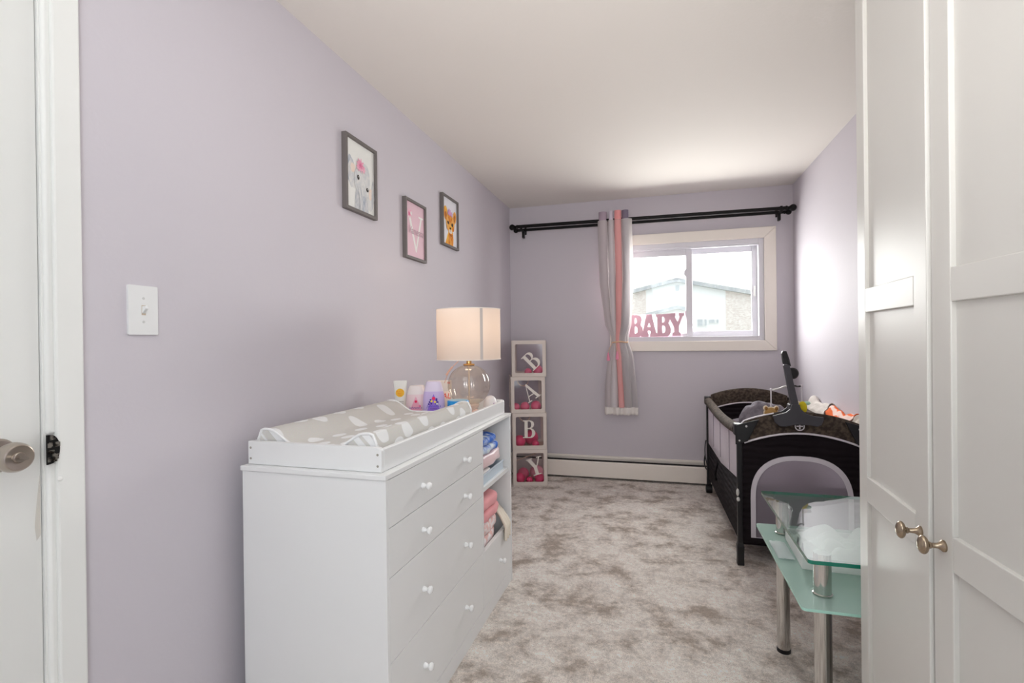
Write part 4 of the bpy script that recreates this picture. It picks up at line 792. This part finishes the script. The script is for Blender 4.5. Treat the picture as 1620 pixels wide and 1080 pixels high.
# things on the shelf
bxn = thing('white_tray', 'shallow white box with tissue paper on the frosted glass shelf', 'box', (1.712, 1.826, zsf+.0005), math.radians(-2))
M_wbox = mat('white_cardboard', (240, 240, 240), .6)
MB().box(0,.37,0,.262,0,.004).box(0,.37,0,.004,.0045,.040).box(0,.37,.258,.262,.0045,.040).box(0,.004,.0045,.2575,.0045,.040).box(.366,.37,.0045,.2575,.0045,.040).build('box_tray', M_wbox, bxn, smooth=0)
tp = tag(MB().grid(lambda u, v: (.012+.345*u, .012+.236*v, .012+.050*abs(noise.noise(Vector((u*3.1, v*3.4, 2))))*2+.012*noise.noise(Vector((u*9, v*9, 5)))), 36, 32).build('tissue_paper', mat('white_tissue', (246,246,246), .8), None, smooth=0, solid=.0006), 'crumpled white tissue paper heaped in the shallow white box', 'paper'); tp.parent = None; tp.location = (1.712, 1.826, zsf+.005); tp.rotation_euler = (0,0,math.radians(-2))
pk = tag(MB().grid(lambda u, v: (.050*u, .15*v, .006+.006*abs(noise.noise(Vector((u*4, v*4, 8))))+.018*math.sin(PI*v)*math.sin(PI*u)), 14, 18).build('wipes_packet', sheet('cloudy_plastic', (240,244,246), .5), None, smooth=70, solid=.001), 'cloudy plastic packet lying beside the shallow white box', 'packet'); pk.location = (1.654, 1.880, zsf+.001)

# ================================================================== cubby contents
def fold(name, label, cat, c, s, mt, nzz=.10, ns=18, seed=1, layers=1, power=.45):
    q = MB()
    for i in range(layers):
        hz = s[2]/layers; q.ell((0.004*math.sin(i*5+seed), .004*math.cos(i*3), hz*(i+.5)), (s[0]/2, s[1]/2, hz*.56), 36, 14, nzz, ns, seed+i*3, power)
    o = q.build(name, mt, None, smooth=70); mnz = min(v.co.z for v in o.data.vertices)
    for v in o.data.vertices: v.co.z -= mnz
    tag(o, label, cat); o.location = c; return o
SHZ = .5685
tr_ = thing('storage_tray', 'pale blue plastic tray on the dresser cubby shelf', 'tray', (.150, 2.052, SHZ))
M_pb = mat('pale_blue_plastic', (206, 220, 232), .35)
MB().box(0,.382,0,.345,0,.004).box(.378,.382,0,.345,.0045,.040).box(0,.004,0,.345,.0045,.040).box(.0045,.3775,0,.004,.0045,.040).box(.0045,.3775,.341,.345,.0045,.040).build('tray_body', M_pb, tr_, smooth=0, bevel=.001)
MB().box(.377,.387,-.002,.347,.0405,.0445).build('tray_rim', M_pb, tr_, smooth=0, bevel=.001)
fold('folded_cloth', 'white folded cloth at the front of the pale blue tray', 'cloth', (.478, 2.160, SHZ+.0045), (.088,.19,.040), mat('white_cotton', (240,238,236), .95, bump=(80,.5)), .14, 26, 2, 2)
fold('satin_blanket', 'pink satin blanket folded above the pale blue tray', 'blanket', (.425, 2.245, SHZ+.046), (.215,.335,.068), mat('pink_satin', (240,206,208), .35, bump=(30,.5), sheen=.3), .12, 20, 5, 1, .5)
fold('tie_dye_cloth', 'blue and white patterned cloth folded on top of the pink satin', 'cloth', (.430, 2.205, SHZ+.120), (.215,.285,.074), mat('tie_dye', (40,104,206), .8, vary=(24, (226,236,244), 3)), .12, 18, 8, 2, .55)
fold('green_toy', 'teal green item tucked behind the blue patterned cloth', 'toy', (.300, 2.095, SHZ+.0045), (.06,.06,.235), mat('teal_green', (40,170,140), .6), .08, 12, 3, 1, .8)
BZ = .0805
fold('plush_toy', 'cream plush toy at the back of the lower cubby', 'toy', (.335, 2.185, BZ), (.20,.20,.452), mat('cream_plush', (234,214,190), .95, bump=(200,.6)), .08, 16, 6, 1, .8)
fold('printed_clothes', 'white printed baby clothes piled in the lower cubby', 'clothes', (.482, 2.185, BZ), (.088,.250,.300), mat('coral_print_cotton', (246,238,238), .95, vary=(42, (240,196,190), 2), bump=(60,.4)), .16, 24, 7, 5, .6)
fold('pink_clothes', 'salmon pink baby clothes on top of the lower cubby pile', 'clothes', (.487, 2.180, BZ+.306), (.100,.275,.105), mat('salmon_pink_cotton', (242,170,174), .95, bump=(60,.4)), .20, 18, 9, 2, .6)
fl = tag(MB().grid(lambda u, v: (.470+.098*min(1, (v*1.5)**.8)+.004*math.sin(u*14), 2.325+.070*u-.03*v+.006*math.sin(v*6), (.405-.150*v**1.3)+.006*noise.noise(Vector((u*6,v*6,1)))), 14, 22).build('fleece_scarf', mat('cream_fleece', (242,232,216), .95, bump=(150,.6)), None, smooth=70, solid=.010), 'cream fleece piece hanging over the bin front of the lower cubby', 'cloth')
